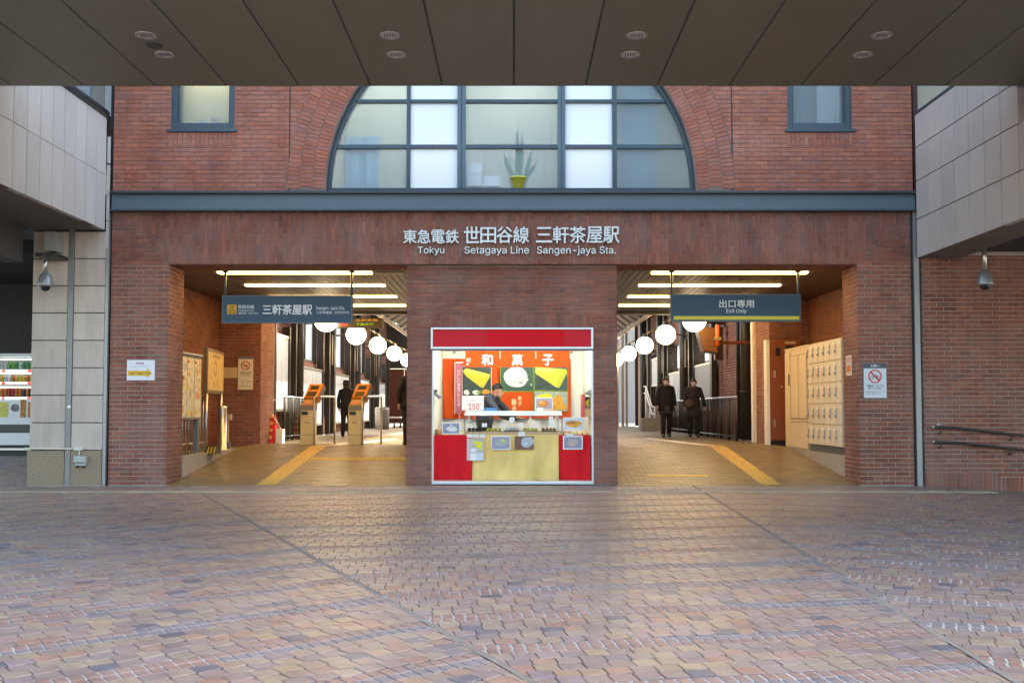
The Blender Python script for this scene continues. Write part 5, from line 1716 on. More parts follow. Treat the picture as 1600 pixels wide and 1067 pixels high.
for sx, side in ((-1, 'left'), (1, 'right')):  # flat roofs added to dim the passages
    t = thing('passage_shade_roof', f'dark flat roof over the {side} passage beyond the entrance ceiling', 'roof', (sx * 5, 18, 5.2))
    for k in range(8):
        B().box(sx * 3.9, sx * 6.2, YC1 + .26 + k * 2.9, YC1 + .26 + k * 2.9 + 2.87, 5.25, 5.40).build('roof_panel', mat('roof_dark', (.035, .035, .037), .6), t)
# platform roof between the two passages: dark panels on pale ribs
pr = thing('platform_roof', 'dark platform roof with pale ribs sloping out beyond the kiosk', 'roof', (0, 15, 4))
RIB = mat('pale_rib', (.42, .37, .30), .5)
for sx in (-1, 1):
    d = 25.0
    while d < PD1 - 1:
        y0 = YD(d)
        prof = [(1.5, 4.75), (2.6, 4.55), (3.4, 4.2), (3.75, 3.95)]
        for (xa, za), (xb, zb) in zip(prof, prof[1:]):
            B().add([(sx * xa, y0 + .12, za), (sx * xb, y0 + .12, zb), (sx * xb, y0 + 1.06, zb), (sx * xa, y0 + 1.06, za), (sx * xa, y0 + .12, za + .04), (sx * xb, y0 + .12, zb + .04), (sx * xb, y0 + 1.06, zb + .04), (sx * xa, y0 + 1.06, za + .04)],
                    [(0, 1, 2, 3), (7, 6, 5, 4), (0, 4, 5, 1), (1, 5, 6, 2), (2, 6, 7, 3), (3, 7, 4, 0)]).build('roof_panel', mat('roof_dark', (.035, .035, .037), .6), pr)
        B().tube([(sx * a, y0 + .06, z - .02) for a, z in prof] + [(sx * 3.82, y0 + .06, 3.86)], .05, 6).build('rib', RIB, pr)
        d += 1.18
    B().tube([(sx * 3.8, YD(25), 3.86), (sx * 3.8, YD(PD1 - 1), 3.86)], .07, 10).build('gutter', RIB, pr, True)
    for d in (30, 36, 42):
        B().tube([(sx * 2.55, YD(d), HF), (sx * 2.55, YD(d), 4.55)], .09, 12).build('column', RIB, pr, True)
# end of left passage
eg = thing('end_screen', 'red-brown screen wall closing the far end of the left passage', 'wall', (-3, YD(PD1), HF))
FEE = front(YD(46.5))
for i in range(6):
    B().slab(FEE, -5.84 + i * .72, -5.84 + i * .72 + .70, HF + .1, 3.1, -.1, 0, .01).build('panel', mat('screen_red_brown', (.17, .05, .035), .5), eg)
B().slab(FEE, -5.84, -1.2, 3.12, 5.2, -.1, 0).build('header', mat('screen_header', (.06, .055, .055), .6), eg)
m = B().box(-2.0, 2.0, YD(44.5), YD(45), HF, 4.6).build('platform_hut', mat('hut_brown', (.14, .06, .045), .6))
tag(m, 'dark brown platform hut between the two passages', 'hut')
# distant pale building beyond the right passage
db = thing('pale_building', 'pale apartment block beyond the far end of the right passage', 'building', (12, 55, -.4))
B().box(2.5, 26, 50, 60, -.4, 16).build('wall', mat('pale_render', (.33, .32, .30), .8), db)

for i, (x, d) in enumerate(((4.25, 41.), (4.75, 43.5), (5.2, 46.), (4.45, 46.5))):
    tag(B().box(x - .06, x + .06, YD(d) - .06, YD(d) + .06, HF, 5.0).build('pale_post', RIB, None), ('nearest', 'second', 'third', 'farthest')[i] + ' slim pale post at the bright far end of the right passage', 'post', 'pale posts at the far end')
# leaflet racks
for i, (px, d, lab) in enumerate(((421, 21.6, 'red leaflet bag stand beside the lit brick return'), (463, 25.2, 'red leaflet rack standing behind the first ticket reader'))):
    x0 = AX(px - 6, 670, d)
    t = thing('leaflet_rack', lab, 'leaflet rack', (x0, YD(d), HF), 'red leaflet racks')
    zt = AZ(640, d) if i else AZ(648, d)
    RR = mat('rack_red', (.60, .02, .02), .5)
    B().add([(x0, YD(d), HF), (x0 + .20, YD(d), HF), (x0 + .18, YD(d) + .1, zt), (x0 + .02, YD(d) + .1, zt), (x0, YD(d) + .32, HF), (x0 + .20, YD(d) + .32, HF), (x0 + .18, YD(d) + .18, zt), (x0 + .02, YD(d) + .18, zt)],
            [(0, 1, 2, 3), (5, 4, 7, 6), (1, 5, 6, 2), (4, 0, 3, 7), (3, 2, 6, 7)]).build('body', RR, t)
    for k in range(4):
        B().prism(front(YD(d) - .012 + .022 * k), blob(x0 + .1, HF + .13 + k * .15, .05, .035, 12, .1, k), -.02, .012).build('print', mat('rack_cream', (.75, .45, .15), .6), t)
    if not i:
        B().box(x0 + .22, x0 + .36, YD(d), YD(d) + .25, HF, HF + .30).build('white_box', PAPER, t)
        B().tube([(x0 + .12, YD(d) + .1, zt), (x0 + .3, YD(d) + .1, HF + .3)], .02, 6).build('umbrella', STEEL, t)
st = thing('umbrella_stand', 'thin black stand with a white top behind the red leaflet bag', 'stand', (AX(420, 660, 22.6), YD(22.6), HF))
xq = st.location.x
B().tube([(xq, YD(22.6), HF), (xq, YD(22.6), HF + 1.0)], .02, 8).build('post', BLACK, st)
B().box(xq - .02, xq + .2, YD(22.6) - .08, YD(22.6) + .08, HF + .93, HF + .96).build('tray', PAPER, st)


# ticket readers
def reader(label, px, d):
    x0 = AX(px, 690, d); y = YD(d)
    t = thing('ticket_reader', label, 'ticket reader', (x0 + .13, y, HF), 'ticket readers in the left entrance')
    F = front(y)
    w = .265
    z1 = AZ(641, d)
    CRB = mat('reader_beige', (.60, .50, .26), .5, var=.06)
    B().slab(F, x0, x0 + w, HF, HF + .20, -.42, 0, .008).build('base', CRB, t)
    bo = B().slab(F, x0 + .004, x0 + w - .004, HF + .206, z1, -.41, -.004, .008).build('body', CRB, t)
    B().slab(F, x0 + .03, x0 + .16, z1 - .09, z1 - .02, -.003, .03, .01).build('slot', BLACK, bo)
    B().slab(F, x0 + .09, x0 + .18, z1 - .26, z1 - .245, -.003, .001).build('print', TXT_G, bo)
    B().slab(F, x0 - .005, x0 + w + .005, z1 + .002, z1 + .10, -.42, .004, .01).build('collar', mat('reader_grey', (.20, .17, .15), .5), t)
    # sloping middle with screen, then the orange head tilted back
    tilt = RD(24)
    up = Vector((.30, math.sin(tilt), math.cos(tilt))).normalized()
    nn = Vector((0, -math.cos(tilt), math.sin(tilt)))
    FH = Fr((x0 + .02, y - .01, z1 + .10), (1, 0, 0), up, nn)
    B().slab(FH, 0, w - .02, .0, .16, -.24, 0, .01).build('tray', mat('reader_wood', (.45, .25, .08), .5), t)
    B().slab(FH, .04, .2, .03, .12, .0, .006).build('label', mat('reader_label', (.60, .25, .14), .6), t)
    h = B().slab(FH, -.005, w + .025, .165, .50, -.22, .04, .02).build('head', ORANGE_P, t)
    B().slab(FH, .05, w - .04, .36, .45, .0405, .048, .003).build('screen', BLACK, h)
    B().slab(FH, .04, w - .04, .20, .31, .0405, .05, .006).build('card_pad', mat('pad_brown', (.06, .035, .02), .3), h)
    B().slab(FH, w + .026, w + .03, .18, .48, -.2, .03).build('side_cover', GREY_P, h)
    # steel guard rail
    g = B()
    g.tube([(x0 + w + .04, y - .05, HF), (x0 + w + .04, y - .05, HF + .98), (x0 + w + .06, y + .05, HF + 1.0), (x0 + w + .34, y + .55, HF + 1.0), (x0 + w + .34, y + .6, HF + .97), (x0 + w + .34, y + .6, HF)], .022, 8)
    g.build('guard_rail', STEEL, t, True)
    return t


reader('first orange-headed ticket reader on a beige pillar, nearer the map board', 468.5, 20.5)
reader('second orange-headed ticket reader on a beige pillar, nearer the kiosk', 543.5, 20.5)

# bins, bench
for i, (px, lab) in enumerate(((593, 'pale round litter bin on the left of the far pair'), (601, 'grey round litter bin on the right of the far pair'))):
    d = 37
    t = thing('litter_bin', lab, 'bin', (AX(px, 660, d), YD(d), HF), 'litter bins')
    B().lathe((t.location.x, YD(d), HF), [(.001, 0), (.16, 0), (.17, .75), (.15, .82), (.001, .84)], 18).build('drum', [WHITE, GREY_P][i], t, True)
    B().lathe((t.location.x, YD(d), HF + .74), [(.172, 0), (.176, .02), (.172, .04)], 18).build('rim', STEEL, t)
d = 40
bn = thing('bench', 'pale bench on thin legs at the far end of the left passage', 'bench', (AX(615, 660, d), YD(d), HF))
x0, x1 = AX(604, 660, d), AX(626, 660, d)
B().box(x0, x1, YD(d), YD(d) + .4, HF + .40, HF + .45).build('seat', PAPER, bn)
for q in (x0 + .03, x1 - .03, (x0 + x1) / 2):
    for yy in (.04, .36): B().tube([(q, YD(d) + yy, HF), (q, YD(d) + yy, HF + .40)], .02, 6).build('leg', DKSTEEL, bn)

# stairs with white rails on the right
sr = thing('side_stairs', 'short stairs with pale double handrails far down the right passage', 'stairs', (5.2, YD(36), HF))
for k in range(5):
    B().box(4.95 + .0, 5.55, YD(35.5) + .3 * k, YD(35.5) + .3 * (k + 1) + .01 * 0, HF, HF + .16 * (k + 1)).build('step', CONC, sr)
for off in (.0, .25):
    B().tube([(4.9, YD(34.6), HF + .55 + off), (4.9, YD(35.4), HF + .60 + off), (4.9, YD(37.0), HF + 1.35 + off), (4.9, YD(37.5), HF + 1.35 + off)], .03, 8).build('handrail', PAPER, sr, True)
for d in (34.7, 35.8, 37.0): B().tube([(4.9, YD(d), HF), (4.9, YD(d), HF + .85 + max(0, (d - 35.4) * .45))], .03, 8).build('rail_post', PAPER, sr, True)
tag(B().box(4.3, 4.85, YD(33.6), YD(34.2), HF, HF + .45).build('concrete_block', CONC), 'squat concrete block at the foot of the far side stairs', 'block')

# orange hood
od = 23.6
oh = thing('orange_box_sign', 'tilted orange-brown box sign on a bracket behind the Exit Only sign', 'box sign', (AX(1108, 530, od), YD(od), AZ(552, od)))
ob = mat('amber_acrylic', (.15, .06, .015), .3, var=.2, scale=8)
xa, za = at(1091, 512, od); xb, zb = at(1124, 511, od); xc, zc = at(1122, 552, od); xd_, zd_ = at(1100, 549, od)
y = YD(od)
F = front(y)
B().prism(F, [(xd_, zd_), (xc, zc), (xb, zb), (xa, za)], -.5, 0, .02, True).build('box', ob, oh)
for q in (.3, .55): B().prism(F, [(xd_ + (xa - xd_) * q - .01, zd_ + (za - zd_) * q), (xc + (xb - xc) * q + .01, zc + (zb - zc) * q), (xc + (xb - xc) * q + .01, zc + (zb - zc) * q + .02), (xd_ + (xa - xd_) * q - .01, zd_ + (za - zd_) * q + .02)], 0, .012).build('band', RUST_P, oh)
B().tube([(AX(1120, 530, od), y - .1, AZ(541, od)), (AX(1120, 530, od), y - .1, AZ(508, od))], .055, 12).build('post', mat('orange_tube', (.70, .13, .02), .4), oh, True)
B().box(AX(1115, 530, od), AX(1125, 530, od), y - .17, y - .03, AZ(532, od), AZ(527, od)).build('clamp', mat('brass_clamp', (.40, .28, .10), .4, metal=.5), oh)
B().tube([(AX(1122, 534, od), y + .1, AZ(535, od)), (5.84, y + .1, AZ(535, od))], .04, 8).build('bracket', RUST_P, oh)

# ================================================================== SWEET SHOP
GY = KY + .03                         # glazing line
sh = thing('sweet_shop', 'bright sweet shop booth set into the brick kiosk', 'shop', (0, GY, 0))
SD0 = D0 + GY
SB = 2.45                             # depth of the booth
zi = SZT - .005
m = B(); m.box(SXL - .02, SXL, KY + .225, SB, 0, zi); m.box(SXR, SXR + .02, KY + .225, SB, 0, zi)
m.build('side_wall', OFFW, sh)
B().box(SXL - .02, SXR + .02, SB, SB + .02, 0, zi).build('back_wall', OFFW, sh)
B().box(SXL, SXR, KY + .03, SB, zi - .04, zi - .0).build('ceiling', WHITE, sh)
B().box(SXL, SXR, KY + .03, SB, .0, .05).build('floor', CONC, sh)
FSH = front(GY - .02)


def shx(px, D=SD0 - .02): return AX(px, 640, D)
def shz(py, D=SD0 - .02): return AZ(py, D)


fa = thing('shop_fascia', 'blank red fascia panel in a silver frame above the shop', 'fascia', (0, GY, shz(545)))
zf0, zf1 = shz(545.5), shz(512)
m = B()
m.slab(FSH, shx(673), shx(676.3), zf0, zf1, -.15, .05, .003); m.slab(FSH, shx(923.6), shx(927.2), zf0, zf1, -.15, .05, .003)
m.slab(FSH, shx(676.3), shx(923.6), zf1 - .03, zf1, -.15, .05, .003); m.slab(FSH, shx(676.3), shx(923.6), zf0, zf0 + .035, -.15, .05, .003)
m.build('frame', mat('silver_frame', (.60, .62, .64), .35, metal=.5), fa)
xm = shx(762)
B().slab(FSH, shx(676.3), xm, zf0 + .036, zf1 - .031, -.1, .032).build('faded_panel', RED_F2, fa)
B().slab(FSH, xm + .002, shx(880), zf0 + .036, zf1 - .031, -.1, .034).build('panel', RED_F, fa)
B().slab(FSH, shx(880) + .002, shx(923.6), zf0 + .036, zf1 - .031, -.1, .032).build('faded_panel', RED_F2, fa)
B().slab(FSH, SXL, SXR, zf0 - .022, zf0 - .002, -.14, .02).build('shutter_rail', GREY_P, fa)
sl_ = thing('shop_light', 'white tube lights under the shop ceiling behind the fascia', 'light', (0, .6, zi - .1))
for yy in (.32, 1.3): B().box(SXL + .1, SXR - .1, yy - .03, yy + .03, zi - .10, zi - .06).build('tube', SHOP_E, sl_)
sl2 = thing('shop_sill', 'white metal sill across the bottom of the shop opening', 'sill', (0, GY, 0))
B().slab(FSH, SXL + .002, SXR - .002, .015, shz(752), -.1, .03, .006).build('rail', mat('sill_white', (.62, .64, .66), .4, metal=.2), sl2)
for xx in (shx(675), shx(926.5)): B().slab(FSH, xx - .018, xx + .018, shz(752) + .002, zf0 - .024, -.08, .0, .003).build('jamb', mat('silver_frame', (.6, .6, .6)), sl2)

CY_ = .55                              # front of the counter
CD = D0 + CY_
ct = thing('counter', 'shop counter hidden under red and cream cloth', 'counter', (0, CY_ + .3, 0))
def cx(px, D=CD): return AX(px, 640, D)
def cz(py, D=CD): return AZ(py, D)
ztop = cz(679.5)
B().box(cx(679), cx(922), CY_ + .015, CY_ + .62, ztop - .04, ztop).build('top', WOOD, ct)
for xx in (cx(681), cx(920)):
    for yy in (CY_ + .05, CY_ + .57): B().box(xx - .02, xx + .02, yy - .02, yy + .02, .05, ztop - .04).build('leg', STEEL, ct)
B().box(cx(685), cx(915), CY_ + .45, CY_ + .47, .05, ztop - .05).build('back_panel', BLACK, ct)
FCT = front(CY_)


def cloth(label, a, b, mt, seed, amp=.012, name='counter_cloth'):
    r = random.Random(seed); ph = [r.uniform(0, 6) for _ in range(4)]
    x0, x1 = cx(a), cx(b)
    z0 = cz(750.5)
    o = B().grid(FCT, x0, x1, z0, ztop + .003, 50, 26, lambda i, j: .008 + amp * (1.15 - j) * (1.6 * abs(math.sin(i * 5 * (x1 - x0) + ph[0] + (1 - j) * 1.6)) - .8 + .6 * math.sin(i * 17 * (x1 - x0) + ph[1] - j * 2) + .35 * math.sin(i * 33 * (x1 - x0) + ph[2])) + amp * .9 * math.sin(j * 7 + i * 5 + ph[3]) * (1 - j) * .5 + amp)
    o.smooth = True
    ob_ = o.build(name, mt, None, loc=((x0 + x1) / 2, CY_, z0))
    tag(ob_, label, 'cloth', 'cloths hanging over the shop counter')


cloth('red cloth hanging over the left end of the shop counter', 677, 738, RED_C, 1, .018)
cloth('wide cream cloth hanging over the middle of the shop counter', 738.2, 872.5, CRM_C, 2, .034)
cloth('red cloth hanging over the right end of the shop counter', 872.7, 922, RED_C, 5, .018)

# back wall hangings
BD = D0 + SB - .02
FBK = front(SB - .004)
def hx(px, D=BD): return AX(px, 640, D)
def hz_(py, D=BD): return AZ(py, D)
x0, x1, z0, z1 = hx(692.5), hx(892), hz_(654), hz_(560.5)
o = B().grid(FBK, x0, x1, z0, z1, 80, 12, lambda i, j: .045 + .04 * math.sin(i * 34 + j * 1.5) * (1.1 - j * .5) + .016 * math.sin(i * 90 + j * 3))
o.smooth = True
tag(o.build('orange_curtain', ORG_C, None, loc=((x0 + x1) / 2, SB, z0)), 'large orange curtain across the back wall of the shop', 'curtain')
FPO = front(SB - .10)
PDp = D0 + SB - .10
def pxx(px): return AX(px, 640, PDp)
def pzz(py): return AZ(py, PDp)


YEL_D = mat('cake_side_print', (.70, .53, .05), .6, var=.15, scale=18)
YEL_L = mat('cake_light_print', (.80, .75, .22), .6)
YGR_D = mat('green_cake_side_print', (.50, .55, .06), .6, var=.15, scale=18)
MOCHI_D = mat('mochi_shade_print', (.60, .64, .66), .7, var=.3, scale=24)


def food_poster(label, a, b, c, d, bg, shapes, edge=None):
    t = thing('food_poster', label, 'poster', (pxx((a + b) / 2), SB - .1, pzz(d)), 'food posters on the shop back wall')
    if edge: B().slab(FPO, pxx(a), pxx(b), pzz(d), pzz(c), -.03, -.001).build('border', edge, t)
    e = .8 if edge else 0
    B().slab(FPO, pxx(a + e), pxx(b - e), pzz(d - e), pzz(c + e), -.0008, .002).build('print', bg, t)
    for i, (poly, mt) in enumerate(shapes):
        pts = [(pxx(u), pzz(v)) for u, v in poly]
        s_ = sum(pts[k][0] * pts[(k + 1) % len(pts)][1] - pts[(k + 1) % len(pts)][0] * pts[k][1] for k in range(len(pts)))
        B().prism(FPO, pts if s_ > 0 else pts[::-1], .002, .004 + .001 * i).build('picture_shape', mt, t)
    return t


food_poster('poster of a yellow cake slice over three small sweets', 722, 768, 572, 619, DKGREEN,
            [([(724, 578), (729, 575.5), (766, 585), (765, 589), (755, 606), (750, 604), (729, 588), (724, 582)], YEL_C), ([(724.5, 582), (764, 590), (755, 605.5), (750, 603.5), (730, 588)], YEL_D), ([(727, 577), (760, 585), (758, 586.5), (728, 580)], YEL_L), (blob(729, 613, 4.5, 4, seed=2), WHITE_M), (blob(744, 613, 5.5, 4, seed=3), WHITE_M), (blob(748, 613, 3, 3, seed=9), mat('leaf_print', (.25, .45, .10), .6)), (blob(759, 612, 6, 4, seed=4), ORG_F)], PAPER)
food_poster('green-edged poster of a big white rice cake', 781.5, 833.5, 572, 611, mat('dark_green_print', (.04, .10, .07), .6, var=.2), [(blob(806, 589, 19.5, 15.5, 26, .05, 6), WHITE_M), (blob(809, 595, 13, 7, 20, .2, 16), MOCHI_D), (blob(799, 582, 7, 4, 14, .2, 17), PAPER), (blob(814, 598, 3, 2, 10, .2, 18), LILAC), (blob(830, 601, 1, 2, 8, .2, 18), WHITE_M), (blob(805, 594, 3, 3, seed=8), PALEBL)], GREEN_E)
food_poster('green-edged poster of a yellow-green cake slice', 834.5, 887.5, 572, 610, mat('dark_blue_print', (.05, .09, .10), .6, var=.2), [([(836.5, 573), (885, 577), (886, 583), (874, 606), (869, 605), (836.5, 583)], YGR_C), ([(880, 579), (886, 583), (874, 606), (869, 605), (872, 590)], YGR_D), ([(838, 575), (868, 577), (866, 581), (838, 579)], YEL_L), ([(840, 586), (862, 601), (838, 609)], DKGREEN)], GREEN_E)
food_poster('orange poster with pale characters under the rice cake', 781.5, 833.5, 611.5, 643, ORG_C, [], GREEN_E)
tq = bpy.data.objects['food_poster.003']
lettering(FPO, '菓子', pxx(809), pxx(815.5), pzz(634), pzz(620), .002, .002, YEL_C, tq, bold=.02) if False else None
for ch, (u0, u1, v0, v1) in (('菓', (809, 815, 619, 625)), ('子', (809, 815.5, 627, 634)), ('善', (799, 807, 623, 633)), ('舎', (800, 807, 634.5, 641))):
    lettering(FPO, ch, pxx(u0), pxx(u1), pzz(v1), pzz(v0), .002, .002, mat('pale_yellow_ink', (.75, .70, .40), .6), tq, bold=.02)
food_poster('poster of round orange sweets at the lower right', 834.5, 887.5, 611, 643, mat('pale_grey_print', (.35, .40, .36), .6, var=.4, scale=20), [(blob(851, 621, 13, 6, seed=5), YEL_C), (blob(872, 627, 9, 9, seed=6), ORG_F), (blob(862, 637, 12, 5, seed=7), ORG_F), (blob(878, 636, 7, 5, seed=3), ORG_F)], GREEN_E)
mv = thing('vertical_banner', 'narrow mauve banner with white vertical writing on the left', 'banner', (hx(716), SB - .2, hz_(646)))
FMV = front(SB - .14)
DM = D0 + SB - .14
B().slab(FMV, AX(711, 640, DM), AX(722, 640, DM), AZ(646, DM), AZ(567, DM), -.004, 0).build('sheet', MAUVE, mv)
B().slab(FMV, AX(710.2, 640, DM), AX(711, 640, DM), AZ(647, DM), AZ(566, DM), -.006, .002).build('edge', PAPER, mv)
B().slab(FMV, AX(711, 640, DM), AX(724, 640, DM), AZ(567, DM), AZ(565.5, DM), -.006, .004).build('top_rail', PAPER, mv)
for i, ch in enumerate('おいしい和菓子をどうぞ'):
    lettering(FMV, ch, AX(714.3, 640, DM), AX(718.7, 640, DM), AZ(582 + 5.3 * i, DM), AZ(577.6 + 5.3 * i, DM), 0, .002, TXT_W, mv)

# noren
NY = 1.0
NDp = D0 + NY
FNO = front(NY)
def ox(px): return AX(px, 640, NDp)
def oz(py): return AZ(py, NDp)
nr = thing('noren', 'short orange shop curtain in three parts with white characters', 'shop curtain', (ox(808), NY, oz(573.5)))
B().tube([(ox(722), NY, oz(547)), (ox(895), NY, oz(547))], .012, 8).build('rod', DKSTEEL, nr, True)
for i, (a, b) in enumerate(((727, 780.5), (782, 836.5), (838, 890.5))):
    ph = i * 1.7
    m = B().grid(FNO, ox(a), ox(b), oz(573.5), oz(547), 24, 5, lambda u, v, ph=ph: .006 * math.sin(u * 14 + ph) * (1.2 - v))
    m.smooth = True
    m.build('panel', ORG_C, nr)
for ch, a, b in (('和', 752.5, 769.5), ('菓', 800, 816.5), ('子', 848, 864.5)):
    lettering(FNO, ch, ox(a), ox(b), oz(570.5), oz(554), .010, .004, TXT_W, nr, 'character', bold=.035)
for ch, a, b, c, d in (('町', 729, 735.5, 560, 566), ('屋', 728.5, 732, 567, 570.5)):
    lettering(FNO, ch, ox(a), ox(b), oz(d), oz(c), .010, .004, TXT_W, nr, 'character', bold=.02)

# showcase
sx0, sx1 = cx(725), cx(879)
sc2 = thing('showcase', 'low glass display case standing on the shop counter', 'display case', ((sx0 + sx1) / 2, CY_ + .3, ztop))
B().box(sx0, sx1, CY_ + .04, CY_ + .58, ztop + .001, ztop + .05).build('base', mat('case_wood', (.50, .36, .20), .5), sc2)
zg = cz(649)
B().box(sx0, sx1, CY_ + .05, CY_ + .056, ztop + .052, zg).build('front_glass', GLASS, sc2)
B().add([(sx0, CY_ + .05, zg + .003), (sx1, CY_ + .05, zg + .003), (sx1, CY_ + .5, zg + .075), (sx0, CY_ + .5, zg + .075)], [(0, 1, 2, 3)]).build('top_glass', mat('blue_top_glass', (.42, .60, .72), .12, spec=.8), sc2)
B().tube([(sx0, CY_ + .05, zg), (sx1, CY_ + .05, zg)], .006, 6).build('edge_rail', STEEL, sc2)
for q in (sx0, sx1): B().box(q - .004, q + .004, CY_ + .05, CY_ + .5, ztop + .052, zg).build('end_glass', GLASS, sc2)
for i in range(5):
    a = sx0 + .04 + i * (sx1 - sx0 - .08) / 5
    tr = thing('sweets_tray', ('flat tray of dark sweets at the left end of the glass case', 'flat tray of yellow sweets, second in the glass case', 'middle flat tray of white sweets in the glass case', 'flat tray of pale green sweets, fourth in the glass case', 'flat tray of brown sweets at the right end of the glass case')[i], 'tray', (a, CY_ + .25, ztop + .05), 'trays in the glass case')
    B().box(a, a + .26, CY_ + .12, CY_ + .42, ztop + .051, ztop + .065).build('tray', BLACK if i % 2 == 0 else WOOD, tr)
    mt = [CLOTH_N, YEL_C, WHITE_M, YGR_C, BROWN_F][i]
    for k in range(4):
        for j in range(3):
            B().ball((a + .04 + .06 * k, CY_ + .16 + .1 * j, ztop + .088), .027, .027, .022, 10, 6).build('sweet', mt, tr, True)


def card(label, a, b, c, d, D, bg, shapes, rim=.9, name='photo_card', group='photo cards on the shop counter', lean=0.):
    F = front(YD(D))
    X = lambda p: AX(p, 640, D); Z = lambda p: AZ(p, D)
    t = thing(name, label, 'photo card', (X((a + b) / 2), YD(D), Z(d)), group)
    B().slab(F, X(a), X(b), Z(d), Z(c), -.006, 0).build('card', PAPER, t)
    B().slab(F, X(a + rim), X(b - rim), Z(d - rim), Z(c + rim), .0005, .002).build('print', bg, t)
    for i, (poly, mt) in enumerate(shapes):
        pts = [(X(u), Z(v)) for u, v in poly]
        s_ = sum(pts[k][0] * pts[(k + 1) % len(pts)][1] - pts[(k + 1) % len(pts)][0] * pts[k][1] for k in range(len(pts)))
        B().prism(F, pts if s_ > 0 else pts[::-1], .002, .0035 + .001 * i).build('picture_shape', mt, t)
    return t


FDp = CD - .125
card('framed photo of a white folded sweet above the left red cloth', 690.5, 719.5, 659.5, 678.5, CD + .02, LILAC, [(blob(706, 670, 8, 4.5, seed=1), WHITE_M), (blob(705, 666, 3, 3, seed=2), PALEBL)], 2)
card('photo of fried orange pastry above the right red cloth', 880.5, 911.5, 652, 671, CD + .02, PALEBL, [(blob(896, 662, 11, 6, seed=3, wob=.12), ORG_F), (blob(893, 660, 6, 3, seed=4), BROWN_F)], 1)
card('photo of a brown bean cake standing on top of the glass case', 836, 863.5, 621, 640, D0 + CY_ + .63, LILAC, [(blob(849, 631, 9, 5, seed=5, wob=.12), BROWN_F), (blob(847, 629, 5, 3, seed=6), ORG_F)], 1)
card('photo of a greenish round cake pinned to the cream cloth', 767.5, 797.5, 681, 702.5, FDp, LILAC, [(blob(783, 691.5, 9, 7, seed=7), mat('grey_green_cake', (.38, .42, .38), .6, var=.2)), (blob(786, 688, 3, 2, seed=8), YGR_C)], 1.4)
card('photo of a pale round cake pinned to the cream cloth, its left side brown', 804, 834.5, 681, 702.5, FDp, mat('dark_red_print', (.20, .10, .07), .6, var=.3), [(blob(824, 690.5, 10, 8.5, seed=9), mat('grey_cake', (.42, .46, .50), .6, var=.2)), (blob(821, 693, 3.5, 2.5, seed=10), PALEBL)], .1)
card('photo of a pinkish round cake pinned to the right red cloth', 879.5, 910.5, 680.5, 702, FDp, LILAC, [(blob(895, 691.5, 8.5, 6.5, seed=11), mat('pink_cake', (.50, .38, .34), .6, var=.2))], 2)
lf = card('hanging leaflet with a yellow cake photo at the left of the cream cloth', 729.5, 756, 685, 719.5, FDp - .01, mat('leaflet_grey', (.48, .48, .46), .6, var=.2, scale=20), [([(738, 688), (754, 690), (752, 703), (745, 699)], YEL_C), (blob(740, 703, 4.5, 3.5, seed=3), WHITE_M), ([(729.5, 685), (735, 685), (735, 719), (729.5, 719)], mat('leaflet_pink', (.70, .50, .50), .6)), ([(744, 708), (755.5, 708), (755.5, 719), (744, 719)], mat('leaflet_blue', (.60, .66, .76), .6)), ([(735, 708), (744, 708), (744, 719), (735, 719)], PAPER)], 0.)
pc = [(733.5, 665, 8, 6, 'under the glass case edge, first from the left'), (757, 664, 8, 6, 'second from the left along the case'), (786, 664, 9, 6, 'third from the left along the case'), (813, 664, 8, 7, 'in the middle of the case'), (837, 664, 9, 6, 'fourth pale tag right of the middle'), (862, 664, 8, 6, 'at the right end of the glass case'), (844, 640, 9, 6, 'clipped on top of the glass case'), (861, 655, 7, 9, 'taller, standing inside the case at the right'), (891, 671, 9, 5.5, 'below the fried pastry photo'), (890, 679.5, 10, 5, 'above the pinkish cake photo'), (815, 678, 10, 7, 'above the pale cake photo'), (734, 681, 9, 5, 'left one in the row above the hanging leaflet'), (744, 681, 8, 5, 'middle one in the row above the hanging leaflet'), (754, 681, 8, 5, 'right one in the row above the hanging leaflet'), (800, 656, 8, 8, 'taller, left of the middle inside the case')]
for i, (px, py, w, h, lab) in enumerate(pc):
    D = CD - .03 if py > 660 or py > 676 else (CD + .02 if py > 645 else D0 + CY_ + .40)
    if py > 676: D = CD - .14
    F = front(YD(D))
    t = thing('price_card', 'small white price card ' + lab, 'price card', (AX(px, 640, D), YD(D), AZ(py + h / 2, D)), 'price cards along the counter')
    B().slab(F, AX(px - w / 2, 640, D), AX(px + w / 2, 640, D), AZ(py + h / 2, D), AZ(py - h / 2, D), -.003, 0).build('card', PAPER, t)
    lettering(F, str(rng.choice([120, 150, 180, 130])) , AX(px - w * .28, 640, D), AX(px + w * .28, 640, D), AZ(py + h * .22, D), AZ(py - h * .22, D), 0, .001, mat('faint_print', (.55, .55, .56), .6), t)
PRD = D0 + CY_ + .63
F = front(YD(PRD))
pg = thing('price_sign', 'white sign with a red 150 standing on the left of the case', 'price sign', (AX(738, 640, PRD), YD(PRD), AZ(641, PRD)))
RX = lambda p: AX(p, 640, PRD)
RZ = lambda p: AZ(p, PRD)
B().slab(F, RX(721.8), RX(755.7), RZ(641), RZ(619), -.008, 0).build('card', PAPER, pg)
lettering(F, '和菓子', RX(731), RX(749.5), RZ(627), RZ(623.5), 0, .002, mat('grey_mauve_ink', (.35, .32, .42), .6), pg)
lettering(F, '150', RX(732.5), RX(748.5), RZ(639.5), RZ(630.5), 0, .002, mat('pinkish_red_ink', (.50, .02, .05), .6), pg, bold=.02)
for q, s in ((728.5, '一個'), (749.3, '税込')): lettering(F, s, RX(q), RX(q + 5), RZ(632.5), RZ(629.5), 0, .002, TXT_K, pg)
for q in (724, 750): B().slab(F, RX(q), RX(q + 4), RZ(639), RZ(638), 0, .002).build('print', mat('faint_print', (.5, .5, .5)), pg)
